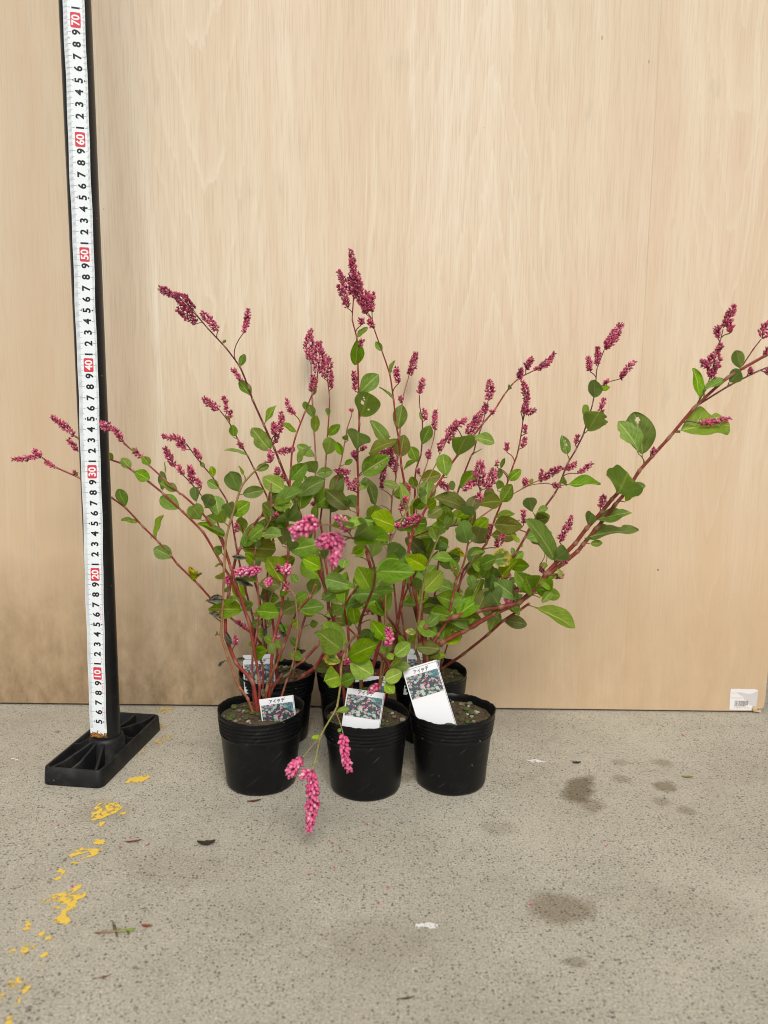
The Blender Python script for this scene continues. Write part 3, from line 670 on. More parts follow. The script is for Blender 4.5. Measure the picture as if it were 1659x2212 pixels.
# base x,y, tip x,y, width on the tile; kinds: b bright, o olive, y yellowing, w withered, x torn, h/H holed
LEAF_TXT = """
T1 690,780,720,690,55;770,1030,680,905,60;890,1240,960,1085,45;940,1460,785,1270,135 x;640,1345,635,1245,72;745,1490,590,1410,42;605,1235,590,1170,28;820,1600,920,1565,58;725,1645,665,1570,34
T1 670,1780,615,1615,135;700,1795,880,1760,95;535,1740,435,1685,75;470,1665,465,1570,52;415,1590,380,1540,36;210,1765,75,1700,55;75,1760,60,1610,35;350,1860,330,1730,62;410,1900,470,1785,115;390,2000,310,1890,135;500,2020,420,1960,90;480,1880,430,1800,90
T1 1050,1770,885,1660,135;1160,1925,1190,1655,180 H;1085,1700,1195,1560,112;1140,1560,1240,1410,70;1150,1310,1035,1230,52;1220,1130,1200,1060,50;1275,1180,1235,1090,72;1275,1300,1305,1165,62;1385,1340,1470,1245,72;1385,1490,1405,1350,112;1490,1490,1450,1380,62;1390,1180,1360,1115,26
T1 1275,1500,1145,1405,85;1275,1640,1235,1520,112;1290,1640,1420,1610,84;1270,1010,1285,960,36;560,600,580,575,22;580,2140,380,1990,70;620,1960,750,1860,120;640,1990,600,1870,110
T2 325,760,385,670,42;318,770,315,970,98;510,860,460,790,52;580,1050,615,940,42;590,1250,495,1140,26;330,1200,465,1050,132;345,1395,430,1170,195 h;318,1650,330,1445,195;640,1490,665,1295,120;560,1600,425,1410,108;655,1710,675,1525,132 o;345,1840,550,1690,150 h
T2 800,1750,735,1620,92;650,1800,790,1730,44;825,1610,885,1455,98;825,1420,812,1345,32;1110,1700,1170,1540,178;1020,1860,985,1675,128;1225,1560,1405,1560,80;1220,1690,1300,1640,22;800,1890,970,1830,112 o;650,1930,515,1905,72;460,2090,395,1860,112 x;335,1960,395,1880,72;260,2120,80,1960,132 o
T2 120,2115,120,2000,115;245,1565,205,1530,48;210,1760,275,1720,42;765,2100,860,2010,92;795,2010,850,1955,72;890,2020,1230,2030,100 o;1110,1950,1235,1820,112;1070,1965,1050,1890,62;1500,1880,1595,1800,78;1415,1960,1450,1880,64;1440,1790,1480,1710,42;1425,1880,1440,1790,52;1500,1170,1520,1140,40;640,1560,400,1610,60 o
T2 860,2180,980,2090,110 o;960,2140,1060,2010,130 o;700,2130,640,1900,90;1200,2150,1240,2000,110 o;1400,2080,1330,1960,120 o;330,2090,240,2010,100;500,2080,390,2180,90;760,1960,740,1850,70
T3 1290,545,1290,385,118;1310,480,1405,450,42;1220,800,1345,620,185 x;1240,650,1200,630,95;1070,985,1030,830,88 h;1040,1220,1330,1215,76;1010,1200,1060,1165,62;800,1440,750,1300,108;830,1430,915,1390,56;530,1350,640,1215,112;430,1830,640,1760,145 y;430,2000,500,1880,145;320,2050,320,1930,75;480,2110,450,2020,85
T3 600,1985,665,1960,52;650,1780,630,1710,38;300,1780,420,1740,48;470,1610,670,1610,95 o;780,1610,850,1610,52;680,1700,720,1690,30;610,1540,700,1500,22;620,1600,680,1680,26;1020,1960,1000,1880,30;900,1830,880,1860,50;770,1210,795,1170,30
T3 330,1590,420,1500,110;240,1600,340,1420,120;200,1480,310,1400,90;350,1650,380,1560,130 o;160,1420,90,1330,130 o;100,1560,150,1480,80;290,1650,200,1560,100;500,2040,560,2060,40;520,2060,470,2110,80;840,2020,900,2060,60;960,2040,850,1960,80;950,2050,870,2140,70
T7 680,1110,648,813,179 H @R2;660,1090,574,869,85 x @R2;520,1345,606,1178,236 x @R1;560,1310,700,1288,76 @R1;890,950,1225,853,113 x @R2;1030,755,1035,550,76 @R2;1060,690,1190,615,40 @R2;1300,555,1259,431,76 @R2;1215,645,1291,564,87 @R2b;380,1500,607,1435,90 x;345,1540,361,1443,76;320,1610,655,1502,137 x
T7 350,1645,430,1640,44;140,1750,13,1491,101;130,1740,211,1686,100;10,2040,278,2148,116;40,1980,94,1840,99;60,1960,166,1965,76;570,1385,610,1330,42;90,1870,140,1830,40
T6 985,800,940,645,86;1105,905,955,880,46;1240,1040,1275,860,62;1370,1200,1225,1110,118;1035,495,960,405,78;1050,505,1170,570,100;1190,470,1135,400,68;1280,670,1255,515,36;1300,570,1290,440,16;1405,670,1255,605,56;1430,815,1260,700,128;895,415,860,365,32;1060,365,1045,325,26;610,545,600,515,20
T4 450,760,385,710,78;445,850,385,855,22;455,960,400,900,76 y;450,1110,355,1120,95 w;430,1250,350,1230,62 w;560,960,690,1010,56 w;530,780,640,800,56 w;480,1360,515,1480,56 w;550,1590,625,1590,42 w;470,1600,430,1645,34 w;930,1700,1010,1650,90 w;910,1290,935,1410,66 w;800,1340,790,1410,46 w;1050,1520,1095,1520,66 w;850,1130,880,1120,40 w;780,1820,770,1880,60 w
T4 240,970,200,880,64 W;240,960,265,900,50 W;490,1065,480,1030,52;490,1130,560,1110,66;560,1110,640,1135,54 o;760,1160,855,1130,48 y;700,1230,745,1240,64 y;700,830,625,755,86;700,720,730,640,64;470,610,300,490,68;600,600,590,470,92;650,660,755,570,112;740,480,930,370,96 o;820,580,900,510,92;830,490,830,400,62;920,700,930,560,92 o;870,720,780,670,82
T4 1200,790,1085,670,118;1240,970,1080,820,158 b;1145,1105,1190,955,115;1255,950,1440,1000,135 h;1210,1230,1045,1150,118 b;1250,1250,1405,1195,96;1400,1530,1195,1365,195 b @C1;1445,1490,1235,1310,160 b @C1;1430,1580,1645,1480,180 b @C1;1385,1610,1250,1575,95 y @C1;1395,1720,1240,1780,158 b @C1;1450,1610,1640,1720,178 b @C1;1380,1790,1500,1730,110 @C1
T4 1040,1130,1110,1070,72;990,920,1045,990,64;960,1150,990,1105,52;820,1335,830,1285,28;870,1545,832,1480,72 b;760,1510,725,1475,62;800,1400,720,1390,82;700,1480,670,1470,42;880,1600,930,1580,36;1140,1320,1190,1310,62;640,1000,600,940,60;905,1090,960,1040,60;1000,1330,1060,1290,70;960,1360,900,1330,60;420,1400,390,1380,40;690,1330,760,1290,64;1060,1500,990,1420,60
T4 985,500,880,430,150 @L9;965,495,1045,430,150 @L9;1090,1260,1150,1190,80 b;1230,1120,1340,1060,90;540,430,480,360,100;430,480,400,300,130;470,520,440,430,110
T5 640,1160,500,955,145 b @C2;660,1120,855,920,205 b @C2;640,1170,795,1130,64 @C2;640,900,665,735,125 b @C2;560,790,490,700,86 b @C2;500,880,575,825,66;750,900,870,780,155;500,1430,480,1265,98 b;615,1380,745,1540,115 b;800,1665,935,1570,112 b @C7;715,1850,872,1800,112 b @C8;725,1880,800,1960,86 b @C8;620,1960,560,1880,120 @C8;740,1640,790,1690,60 b @C7;740,1650,690,1590,50 b @C7;760,1640,770,1590,44 b @C7
T5 1085,890,930,745,115 o;1030,1035,890,890,58 b;1040,1165,1195,995,145 b;1100,910,1262,870,64;1140,765,1100,645,88;1170,720,1190,650,62;1210,850,1150,720,104;1290,1065,1215,880,88;1390,785,1340,630,150;1400,885,1520,840,64;1420,570,1380,500,104;1450,645,1515,590,42;1080,1290,1250,1215,135;1080,1510,1230,1430,112 b;1235,1505,1340,1430,84;980,1485,915,1470,54 y;1000,1490,1040,1500,46 y
T5 970,1655,955,1625,44;1390,1405,1435,1380,44;1580,1270,1550,1140,86;1570,1330,1640,1250,70;1430,1140,1400,1040,80;600,590,690,480,106;540,315,590,280,62;450,480,430,420,72;310,535,335,430,114;700,780,640,600,74;850,950,830,1070,70 y;1200,860,1360,870,50 y;830,1440,815,1480,50;660,1330,600,1290,60;580,1540,640,1490,70;540,1260,560,1200,50
T5 320,1320,405,1270,100 b;330,1230,370,1120,80;470,860,560,800,80;420,900,400,980,80;330,1010,420,960,60;230,980,100,900,120;120,870,60,800,100;1480,960,1600,900,120;1500,1000,1430,940,60;1530,1090,1600,1000,110;1490,1050,1560,960,90 b;690,1180,790,1120,60;480,1090,560,1030,80 b
T0 1322,2800,1375,2790,26 b @C1c;1265,2895,1228,2908,16 b @C1b;1345,2868,1330,2880,14 b @C1c;1240,2994,1250,3002,9 b @C1
"""
SPIKE_TXT = """
T6 590,235,405,80,58;612,355,540,262,46;330,400,270,345,62;310,385,105,415,50;440,485,355,440,40;600,540,585,518,28;970,285,880,170,62;890,180,800,130,72;820,112,690,95,46;1115,405,1065,345,36
T1 330,350,190,225,115 d;205,240,60,165,72 d;350,450,195,335,88 d;520,500,390,365,78;715,525,755,335,56;700,905,640,810,42;530,1125,405,1035,74;585,1155,560,1030,40;610,1195,612,1140,30;265,1385,165,1330,64;185,1350,80,1330,46;270,1440,195,1390,48;385,1520,335,1440,40;175,1580,100,1430,58 d;250,1640,205,1565,42;320,1710,290,1575,74
T1 385,1745,350,1680,46;710,1440,680,1390,36;1240,740,1250,500,85;1300,845,1310,600,120;1350,880,1390,720,80;1410,960,1412,840,44;1255,990,1265,860,78;1125,1170,1055,1055,42;1000,1310,1010,1150,62;960,1330,950,1230,62;965,1390,980,1320,52;980,1460,1110,1440,62;930,1545,930,1450,68;985,1650,985,1590,58;1060,1680,1020,1650,40;1425,1600,1550,1620,56;1560,1760,1520,1640,46;1580,1760,1600,1670,42;1600,1510,1580,1460,46;1290,1800,1335,1790,46;1280,1890,1260,1860,30
T2 288,400,265,75,74;290,420,290,240,115 d;310,440,170,235,66;240,530,165,350,72;385,575,330,310,88;390,560,390,400,84;430,560,440,415,62;440,690,405,620,46;340,665,350,610,46;320,850,355,780,40;295,1180,285,1030,46;272,1350,268,1325,24;720,1060,775,880,72;640,1120,625,1000,54;665,1280,655,1225,42;800,1205,835,1085,54;845,1410,845,1330,42;925,1490,930,1335,52
T2 870,1720,880,1650,52;800,1840,790,1800,32;570,1780,590,1610,72 d;590,1640,420,1670,62 d;500,1950,520,1700,62 d;610,1830,610,1720,52;360,1810,390,1755,30;280,1700,290,1660,40;700,2050,720,1930,66;650,2130,700,2020,52;335,1650,370,1615,36;545,1600,555,1530,30
T5 670,610,770,710,74 b;860,650,1010,560,74;830,665,830,625,46;890,1000,900,975,32;970,910,960,880,36;980,1080,980,960,46 d;1270,1010,1270,960,26
T5 215,640,95,610,150 b @C2b;140,620,0,690,120 b @C2b;90,660,20,730,70 b @C2b;390,720,200,780,125 b @C2;300,700,370,820,150 b @C2;370,800,330,950,90 b @C2;460,680,350,570,72 b @C2b;440,690,400,640,70 b @C2b
T4 760,880,560,905,90 b @B3;960,935,960,855,78 b @B6;845,950,805,1000,80 b @B6;800,830,740,730,48;870,880,830,800,64;490,1010,495,940,38;840,1220,850,1170,52;650,1360,570,1290,42;545,1490,560,1415,28;960,1060,950,990,38;910,590,905,510,40;620,430,645,360,46 d;555,590,565,530,38;930,400,930,365,46;885,480,870,450,40;835,1310,830,1260,20;875,1440,880,1415,20;400,1270,400,1220,20;900,910,890,850,46;800,600,815,560,24
T5 755,1590,755,1450,68 b @C7;690,1895,610,1940,50 b @C8;430,1640,370,1640,56 @C1;440,1745,430,1690,40 @C1;590,1340,600,1310,24;1245,1430,1250,1400,22
T3 810,320,960,185,64 d;740,310,790,220,56 d;690,390,710,310,52 d;445,555,455,395,78;415,660,425,580,62 d;280,830,390,650,84;460,660,490,635,30;50,950,100,870,46;110,880,200,720,84;190,760,270,700,56;750,600,715,405,62;720,660,740,580,62;700,640,815,632,50;735,820,740,755,32;710,930,740,850,46;590,960,592,890,34;515,1080,515,1035,22;370,1230,385,1040,115;420,1250,490,1100,98
T3 340,1190,250,1250,52;375,1355,378,1290,62;50,1205,130,1250,62 d;870,1180,1010,1080,62;860,1200,870,1100,40;1020,1100,1130,1050,52;1150,1130,1260,1045,42;940,1215,1010,1225,46;720,1220,745,1180,52;725,1530,722,1420,40;440,1650,455,1540,56;505,1715,570,1610,62;1005,1665,1105,1470,64;1325,1405,1352,1305,42;1030,1850,1070,1770,56;985,1960,1030,1915,56;860,1835,885,1910,56;640,2045,800,2020,38;550,1975,610,1930,38 b;580,2150,600,2120,28 b;640,1860,635,1830,32;1330,650,1352,540,34
T3 1250,330,1235,215,56;1295,275,1305,140,60;1360,150,1420,60,84;1480,385,1595,250,58;1375,430,1375,405,26;1130,900,1150,835,38
T7 450,420,545,280,74
TA 960,530,1080,300,112 @R2c;1030,590,1040,450,85 @R2c;905,650,890,520,82 @R2c;930,770,930,710,60 @R2c;830,1080,890,780,155 @R2c;790,980,740,880,80 @R2c;700,1570,1030,1510,72 @R2;170,1900,220,1850,60 @R2;1380,640,1460,480,130 @R2d;1400,800,1480,760,95 @R2;1440,1040,1480,980,110 @R2b;1230,1030,1260,990,46 @R2b
T0 1230,3035,1216,3267,56 b @C1;1190,2981,1140,3050,58 b @C1b;1228,3040,1190,3055,40 b @C1;1352,2890,1375,3032,44 b @C1c
"""

def tile_pt(t, x, y):
    a, b, s = TILE[t]; return (a + x / s, b + y / s)

STEMCOL = {'r': ((0.28, 0.046, 0.030), (0.26, 0.028, 0.032)), 'm': ((0.23, 0.032, 0.030), (0.10, 0.020, 0.026)), 't': ((0.30, 0.09, 0.05), (0.34, 0.26, 0.10)),
           'p': ((0.30, 0.07, 0.06), (0.30, 0.11, 0.08)), 'g': ((0.24, 0.13, 0.05), (0.26, 0.27, 0.07)), 'o': ((0.24, 0.045, 0.026), (0.22, 0.09, 0.045)),
           'b': ((0.19, 0.046, 0.024), (0.27, 0.044, 0.034))}
NODECOL = (0.36, 0.22, 0.13)
def lerp3(a, b, t): return tuple(a[i] + (b[i] - a[i]) * t for i in range(3))
def catmull(pts, per):
    """returns list of (point, node_param)"""
    outp = []; n = len(pts)
    for i in range(n - 1):
        p0, p1, p2, p3 = pts[max(i - 1, 0)], pts[i], pts[i + 1], pts[min(i + 2, n - 1)]
        for k in range(per):
            t = k / per
            # damped tangents keep the internodes nearly straight, bent at the nodes
            m1 = (p2 - p0) * 0.5; m2 = (p3 - p1) * 0.5; ch = p2 - p1
            m1 = ch * 0.55 + m1 * 0.45 * (ch.length / max(m1.length, 1e-6)); m2 = ch * 0.55 + m2 * 0.45 * (ch.length / max(m2.length, 1e-6))
            t2, t3 = t * t, t * t * t
            q = p1 * (2 * t3 - 3 * t2 + 1) + m1 * (t3 - 2 * t2 + t) + p2 * (-2 * t3 + 3 * t2) + m2 * (t3 - t2)
            outp.append((q, i + t))
    outp.append((pts[-1], n - 1.0)); return outp
def tube(mb, pts, rad, cols, sides=8, cap=True):
    n = len(pts); vs, cs, fs = [], [], []
    tprev = None; nrm = None
    for i, p in enumerate(pts):
        t = (pts[min(i + 1, n - 1)] - pts[max(i - 1, 0)]).normalized()
        if nrm is None:
            nrm = t.orthogonal().normalized()
        else:
            q = tprev.rotation_difference(t); nrm = (q @ nrm); nrm = (nrm - t * nrm.dot(t)).normalized()
        tprev = t; bn = t.cross(nrm)
        for j in range(sides):
            a = 2 * math.pi * j / sides; vs.append(p + (nrm * math.cos(a) + bn * math.sin(a)) * rad[i]); cs.append(cols[i])
    for i in range(n - 1):
        for j in range(sides): fs.append((i * sides + j, i * sides + (j + 1) % sides, (i + 1) * sides + (j + 1) % sides, (i + 1) * sides + j))
    if cap:
        fs.append(tuple(range((n - 1) * sides, n * sides))); fs.append(tuple(range(sides - 1, -1, -1)))
    mb.add(vs, fs, cs)

STEMS = []
class Stem: pass
def parse_stem(line):
    head, pts = line.split(':'); h = head.split(); st = Stem(); st.name = h[0]
    pl = h[1]; st.yb = None
    if '@' in pl: pl, yb = pl.split('@'); st.yb = float(yb)
    st.plant = pl; st.w0, st.w1, st.yt = float(h[2]), float(h[3]), float(h[4]); st.col = h[5]
    t = None; px = []
    for tok in pts.split():
        if tok[0] == 'T': t = tok
        else: x, y = tok.split(','); px.append(tile_pt(t, float(x), float(y)))
    st.px = px; return st
rs = random.Random(21)
for ln in STEM_TXT.strip().split('\n'):
    if not ln.strip(): continue
    st = parse_stem(ln); px = st.px
    d = [0.0]
    for a, b in zip(px, px[1:]): d.append(d[-1] + math.hypot(b[0] - a[0], b[1] - a[1]))
    tot = d[-1]
    if st.yb is None:
        cx_, cy_ = POTS[st.plant]; yb = cy_ + (rs.uniform(0.4, 1.8) if st.plant[0] == 'F' else rs.uniform(-1.2, 0.8))
        pts = [atY(p[0], p[1], yb + (st.yt - yb) * (0.04 + 0.96 * dd / tot)) for p, dd in zip(px, d)]
        q = pts[0]; r0 = Vector((q.x - cx_, 0, 0)); bx = cx_ + max(-2.4, min(2.4, (q.x - cx_) * 0.6)) + rs.uniform(-0.3, 0.3)
        basep = Vector((bx, yb, SOIL_Z - 0.4))
        if (q - basep).length > 0.6 and q.z > SOIL_Z + 0.2: pts = [basep] + pts
    else:
        pts = [atY(p[0], p[1], st.yb + (st.yt - st.yb) * dd / tot) for p, dd in zip(px, d)]
    for p in pts: p.y = min(p.y, WALL_Y - 0.9)
    st.nodes = pts; sm = catmull(pts, 9); st.sp = [p for p, _ in sm]; st.par = [k for _, k in sm]
    n = len(st.sp); nn = len(pts) - 1; st.rad = []; cols = []
    c0, c1 = STEMCOL[st.col]
    for p, k in sm:
        t = k / nn; depth = (p - Vector((0, 0, CAM_H))).length
        rr = (st.w0 + (st.w1 - st.w0) * t) * 0.1371 * 0.5 * 2 * depth / FPX * 0.5 * 1.0
        dn = abs(k - round(k)); fr = k - math.floor(k)
        swell = 1 + 0.30 * math.exp(-(min(fr, 1 - fr) / 0.07) ** 2) if 0 < round(k) < nn else 1
        st.rad.append(rr * swell * 2.0)
        c = lerp3(c0, c1, t)
        # papery sheath sits just above each node
        sh = 1.0 if (0 < math.floor(k + 0.06) <= nn and (fr < 0.17 or fr > 0.94)) else 0.0
        jit = rs.uniform(0.85, 1.12); c = tuple(v * jit for v in c)
        cols.append(lerp3(c, NODECOL, (0.42 if t < 0.5 else 0.62) * sh) if nn > 2 else c)
    st.mb = MB(); tube(st.mb, st.sp, st.rad, cols, 9)
    st.pxs = [pix(p) for p in st.sp]; st.cols = cols; STEMS.append(st)
BYN = {s.name: s for s in STEMS}
def nearest(x, y, name=None, plants=None):
    best = None
    for s in ([BYN[name]] if name else STEMS):
        for i, (a, b) in enumerate(s.pxs):
            dd = (a - x) ** 2 + (b - y) ** 2
            if best is None or dd < best[0]: best = (dd, s, i)
    return math.sqrt(best[0]), best[1], best[2]
def twig(st, i, dist_px, target, r_end, col=None):
    """thin stalk from the stem to a leaf or spike base, grown into the stem mesh"""
    step = 0
    acc = 0.0; j = i
    while j > 1 and acc < dist_px * 0.8:
        a, b = st.pxs[j], st.pxs[j - 1]; acc += math.hypot(a[0] - b[0], a[1] - b[1]); j -= 1
    a = st.sp[j]; tdir = (st.sp[min(j + 1, len(st.sp) - 1)] - st.sp[j]).normalized(); L = (target - a).length
    if L < 0.15: return
    pts = []
    for k in range(7):
        t = k / 6; c1 = a + tdir * L * 0.45
        pts.append(a.lerp(c1, t).lerp(c1.lerp(target, t), t))
    r0 = min(st.rad[j] * 0.7, r_end * 1.6); c = col or lerp3(st.cols[j], (0.20, 0.12, 0.05), 0.4)
    tube(st.mb, pts, [r0 + (r_end - r0) * k / 6 for k in range(7)], [c] * 7, 6, False)

# ------------------------------------------------------------------ leaves
def leaf_mesh(seed, torn=False, holes=(), withered=False):
    rg = random.Random(seed); fine = bool(holes) or torn; nu, nv = (26, 14) if fine else (16, 10)
    if withered: nu, nv = 18, 12
    bend = rg.choice((-0.15, -0.05, 0.1, 0.2, 0.3, 0.42)); fold = rg.uniform(0.05, 0.38); wav = rg.uniform(0.015, 0.06); pk = rg.uniform(0.46, 0.60); tipx = rg.uniform(0.55, 0.8)
    ox = rg.uniform(0, 50); vs, uv, fs = [], [], []; tw = rg.uniform(-0.5, 0.5)
    for i in range(nu + 1):
        t = i / nu
        if i > 1: t = 0.08 + 0.92 * (0.5 - 0.5 * math.cos(math.pi * (i - 1) / (nu - 1)))
        elif i == 1: t = 0.079
        if t < 0.08: wv = 0.045
        else:
            s = (t - 0.08) / 0.92; e = s ** (math.log(0.5) / math.log(pk)); wv = 0.045 * (1 - s) + (max(0.0, math.sin(math.pi * e)) ** 0.62) * 1.0
        for j in range(nv + 1):
            v = j / nv * 2 - 1; ww = wv
            if torn:
                sd = 1 if v > 0 else -1
                ww *= 1 - 0.22 * max(0, noise.noise(Vector((t * 9 + ox, sd * 3.0, 0)))) - (0.35 if sd > 0 else 0.1) * math.exp(-((t - 0.72) / 0.07) ** 2)
            y = v * ww * 0.5
            z = -bend * t * t * 0.9 + fold * abs(y) * 1.0 + wav * math.sin(t * 9 + ox + (1.5 if v > 0 else 0)) * abs(v) ** 2 + tw * y * t
            z += 0.022 * noise.noise(Vector((t * 4.5 + ox, v * 2.2, 1.0)))
            y += 0.02 * math.sin(t * 3.1 + ox) * (1 if t > 0.1 else 0)
            x = t
            if withered:
                z += 0.30 * noise.noise(Vector((t * 3.2 + ox, v * 1.6, 0))); y += 0.22 * noise.noise(Vector((t * 3 + ox, v * 2, 5.0))); z += 0.6 * abs(v) ** 2 * wv * 0.5
            vs.append((x, y, z)); uv.append((t, j / nv))
    for i in range(nu):
        for j in range(nv):
            cu_, cv_ = (i + 0.5) / nu, (j + 0.5) / nv
            if any(math.hypot((cu_ - a), (cv_ - b) * 0.6) < r_ for a, b, r_ in holes): continue
            a = i * (nv + 1) + j; fs.append((a, a + nv + 1, a + nv + 2, a + 1))
    me = bpy.data.meshes.new('leaf'); me.from_pydata(vs, [], fs); ul = me.uv_layers.new(name='UVMap')
    for p in me.polygons:
        for li, vi in zip(p.loop_indices, p.vertices): ul.data[li].uv = uv[vi]
    me.polygons.foreach_set('use_smooth', [True] * len(me.polygons)); me.update(); return me
LM = {}
def leaf_data(kind, idx):
    key = (kind, idx)
    if key not in LM:
        hl = ()
        if kind == 'h': hl = ((0.5, 0.35, 0.035), (0.58, 0.42, 0.025), (0.64, 0.3, 0.03), (0.42, 0.66, 0.022))
        if kind == 'H': hl = ((0.72, 0.45, 0.055),)
        me = leaf_mesh(ord(kind) * 31 + idx * 7, torn=(kind == 'x'), holes=hl, withered=(kind in 'wW'))
        me.materials.append({'n': MAT_LEAF, 'b': MAT_LEAF2, 'o': MAT_LEAFO, 'y': MAT_LEAFY, 'w': MAT_LEAFW, 'W': MAT_LEAFY, 'x': MAT_LEAF, 'h': MAT_LEAF, 'H': MAT_LEAF}[kind])
        LM[key] = me
    return LM[key]
CAMP = Vector((0, 0, CAM_H)); rl = random.Random(5)
LEAVES = []
def place_leaf(st, B, T, W, kind, roll=None):
    x = T - B; L = x.length; x = x / L; v = (CAMP - B).normalized(); n0 = (v - x * v.dot(x)).normalized(); side = n0.cross(x)
    if roll is None: roll = 0.0
    c1 = (n0 * math.cos(roll) + side * math.sin(roll)); c2 = (n0 * math.cos(roll) - side * math.sin(roll))
    nr = c1 if c1.z > c2.z else c2
    if nr.z < -0.25: nr = -nr
    yv = nr.cross(x)
    M = Matrix((x * L, yv * W, nr * L)).transposed().to_4x4(); M.translation = B
    k = {'n': 14, 'b': 8, 'o': 6, 'y': 4, 'w': 6, 'W': 2, 'x': 5, 'h': 2, 'H': 1}[kind]
    LEAVES.append((st, Matrix.Scale(CM, 4) @ M, leaf_data(kind, rl.randrange(k))))
def leaf_px(bx, by, tx, ty, wz, kind, name=None, yoff=0.0, ztile=2.0):
    dist, st, i = nearest(bx, by, name)
    if dist < 9:
        B = st.sp[i].copy()
    else:
        B = atY(bx, by, st.sp[i].y + yoff - (0.3 if dist < 40 else 0.6))
    dep = (B - CAMP).dot(FW); k = S / FPX * dep
    Lc = math.hypot(tx - bx, ty - by) * k; Wc = wz / ztile * k
    Lr, Wr, roll = Lc, Wc, rl.uniform(-0.25, 0.25)
    if Lc < 1.35 * Wc: Lr = min(1.5 * Wc, Lc * 2.6)
    if kind == 'w': Wr *= 0.8
    if Wc < 0.5 * Lc and kind not in 'wW': Wr = 0.52 * Lc; roll = min(math.acos(max(Wc / Wr, 0.05)), 1.30)
    dy = math.sqrt(max(0.0, Lr * Lr - Lc * Lc))
    if Lr <= Lc + 1e-6: dy = Lc * rl.uniform(-0.15, 0.45)
    Yt = min(B.y - dy, WALL_Y - 0.4)
    if 70.5 < Yt < 77 and -33 < B.x < -24.5: Yt = max(Yt, 77)
    T = atY(tx, ty, Yt)
    if dist >= 9: twig(st, i, dist, B, 0.045, (0.22, 0.16, 0.06))
    place_leaf(st, B, T, Wr, kind, roll)
    return st, i
used = []
for ln in LEAF_TXT.strip().split('\n'):
    t = ln.split()
    if not t: continue
    tl = t[0]; i = 1
    for e in ' '.join(t[1:]).split(';'):
        e = e.split()
        if not e: continue
        a = [float(v) for v in e[0].split(',')]; kind = 'n'; nm = None
        for x_ in e[1:]:
            if x_[0] == '@': nm = x_[1:]
            else: kind = x_
        if kind == 'n' and rl.random() < 0.16: kind = 'b'
        p = tile_pt(tl, a[0], a[1]); q = tile_pt(tl, a[2], a[3])
        leaf_px(p[0], p[1], q[0], q[1], a[4], kind, nm, 0, TILE[tl][2]); used.append(p)
# young leaves at bare nodes inside the thick of the clump
rf = random.Random(11)
for st in STEMS:
    nn = len(st.nodes) - 1
    for k in range(1, nn):
        P = st.nodes[k]; x, y = pix(P)
        if not (930 < x < 2150 and 1950 < y < 2640): continue
        if y > 2480 and rf.random() < 0.5: continue
        if min(math.hypot(x - a, y - b) for a, b in used) < 26: continue
        for rep in range(rf.choice((1, 2, 2))):
            L = rf.uniform(2.0, 3.6) * (0.7 if y > 2450 else 1); a = rf.uniform(-2.6, 0.5) if rep == 0 else rf.uniform(-0.4, 3.0)
            d = Vector((math.cos(a) * 0.9, rf.uniform(-0.8, 0.35), -math.sin(a) * 0.75 if a < 0 else math.sin(a) * 0.4)).normalized()
            T = P + d * L; T.y = min(T.y, WALL_Y - 0.5)
            place_leaf(st, P.copy(), T, L * rf.uniform(0.5, 0.64), rf.choice('nnnnob'), rf.uniform(-0.7, 0.7)); used.append((x, y))

# ------------------------------------------------------------------ flower spikes
BUDV = []
for a, (zz, rr) in enumerate(((0.0, 0.10), (0.22, 0.36), (0.5, 0.50), (0.78, 0.34), (1.0, 0.05))):
    BUDV.append((zz, rr))
FL_C = [(0.42, 0.034, 0.095), (0.52, 0.05, 0.135), (0.32, 0.026, 0.07), (0.60, 0.09, 0.18), (0.22, 0.022, 0.055)]
def bud(mb, p, d, L, r, col, tipc, sides=6):
    d = d.normalized(); n1 = d.orthogonal().normalized(); n2 = d.cross(n1); vs, cs, fs = [], [], []
    for i, (zz, rr) in enumerate(BUDV):
        for j in range(sides):
            a = 2 * math.pi * j / sides
            rj = rr * (1.0 if (j % 2 or i != 3) else 1.18)
            vs.append(p + d * (zz * L) + (n1 * math.cos(a) + n2 * math.sin(a)) * rj * r * 2); cs.append(lerp3(col, tipc, min(1, max(0, (zz - 0.35) / 0.65))))
    for i in range(len(BUDV) - 1):
        for j in range(sides): fs.append((i * sides + j, i * sides + (j + 1) % sides, (i + 1) * sides + (j + 1) % sides, (i + 1) * sides + j))
    fs.append(tuple(range((len(BUDV) - 1) * sides, len(BUDV) * sides)))
    mb.add(vs, fs, cs)
def star(mb, p, d, L, col, tipc):
    """opened flower: five small tepals round a pale middle"""
    d = d.normalized(); n1 = d.orthogonal().normalized(); n2 = d.cross(n1)
    for j in range(5):
        a = 2 * math.pi * j / 5; o = n1 * math.cos(a) + n2 * math.sin(a)
        bud(mb, p + d * L * 0.22, d * 0.85 + o * 0.6, L * 0.82, L * 0.15, col, tipc, 5)
rsx = random.Random(77); SPIKES = []
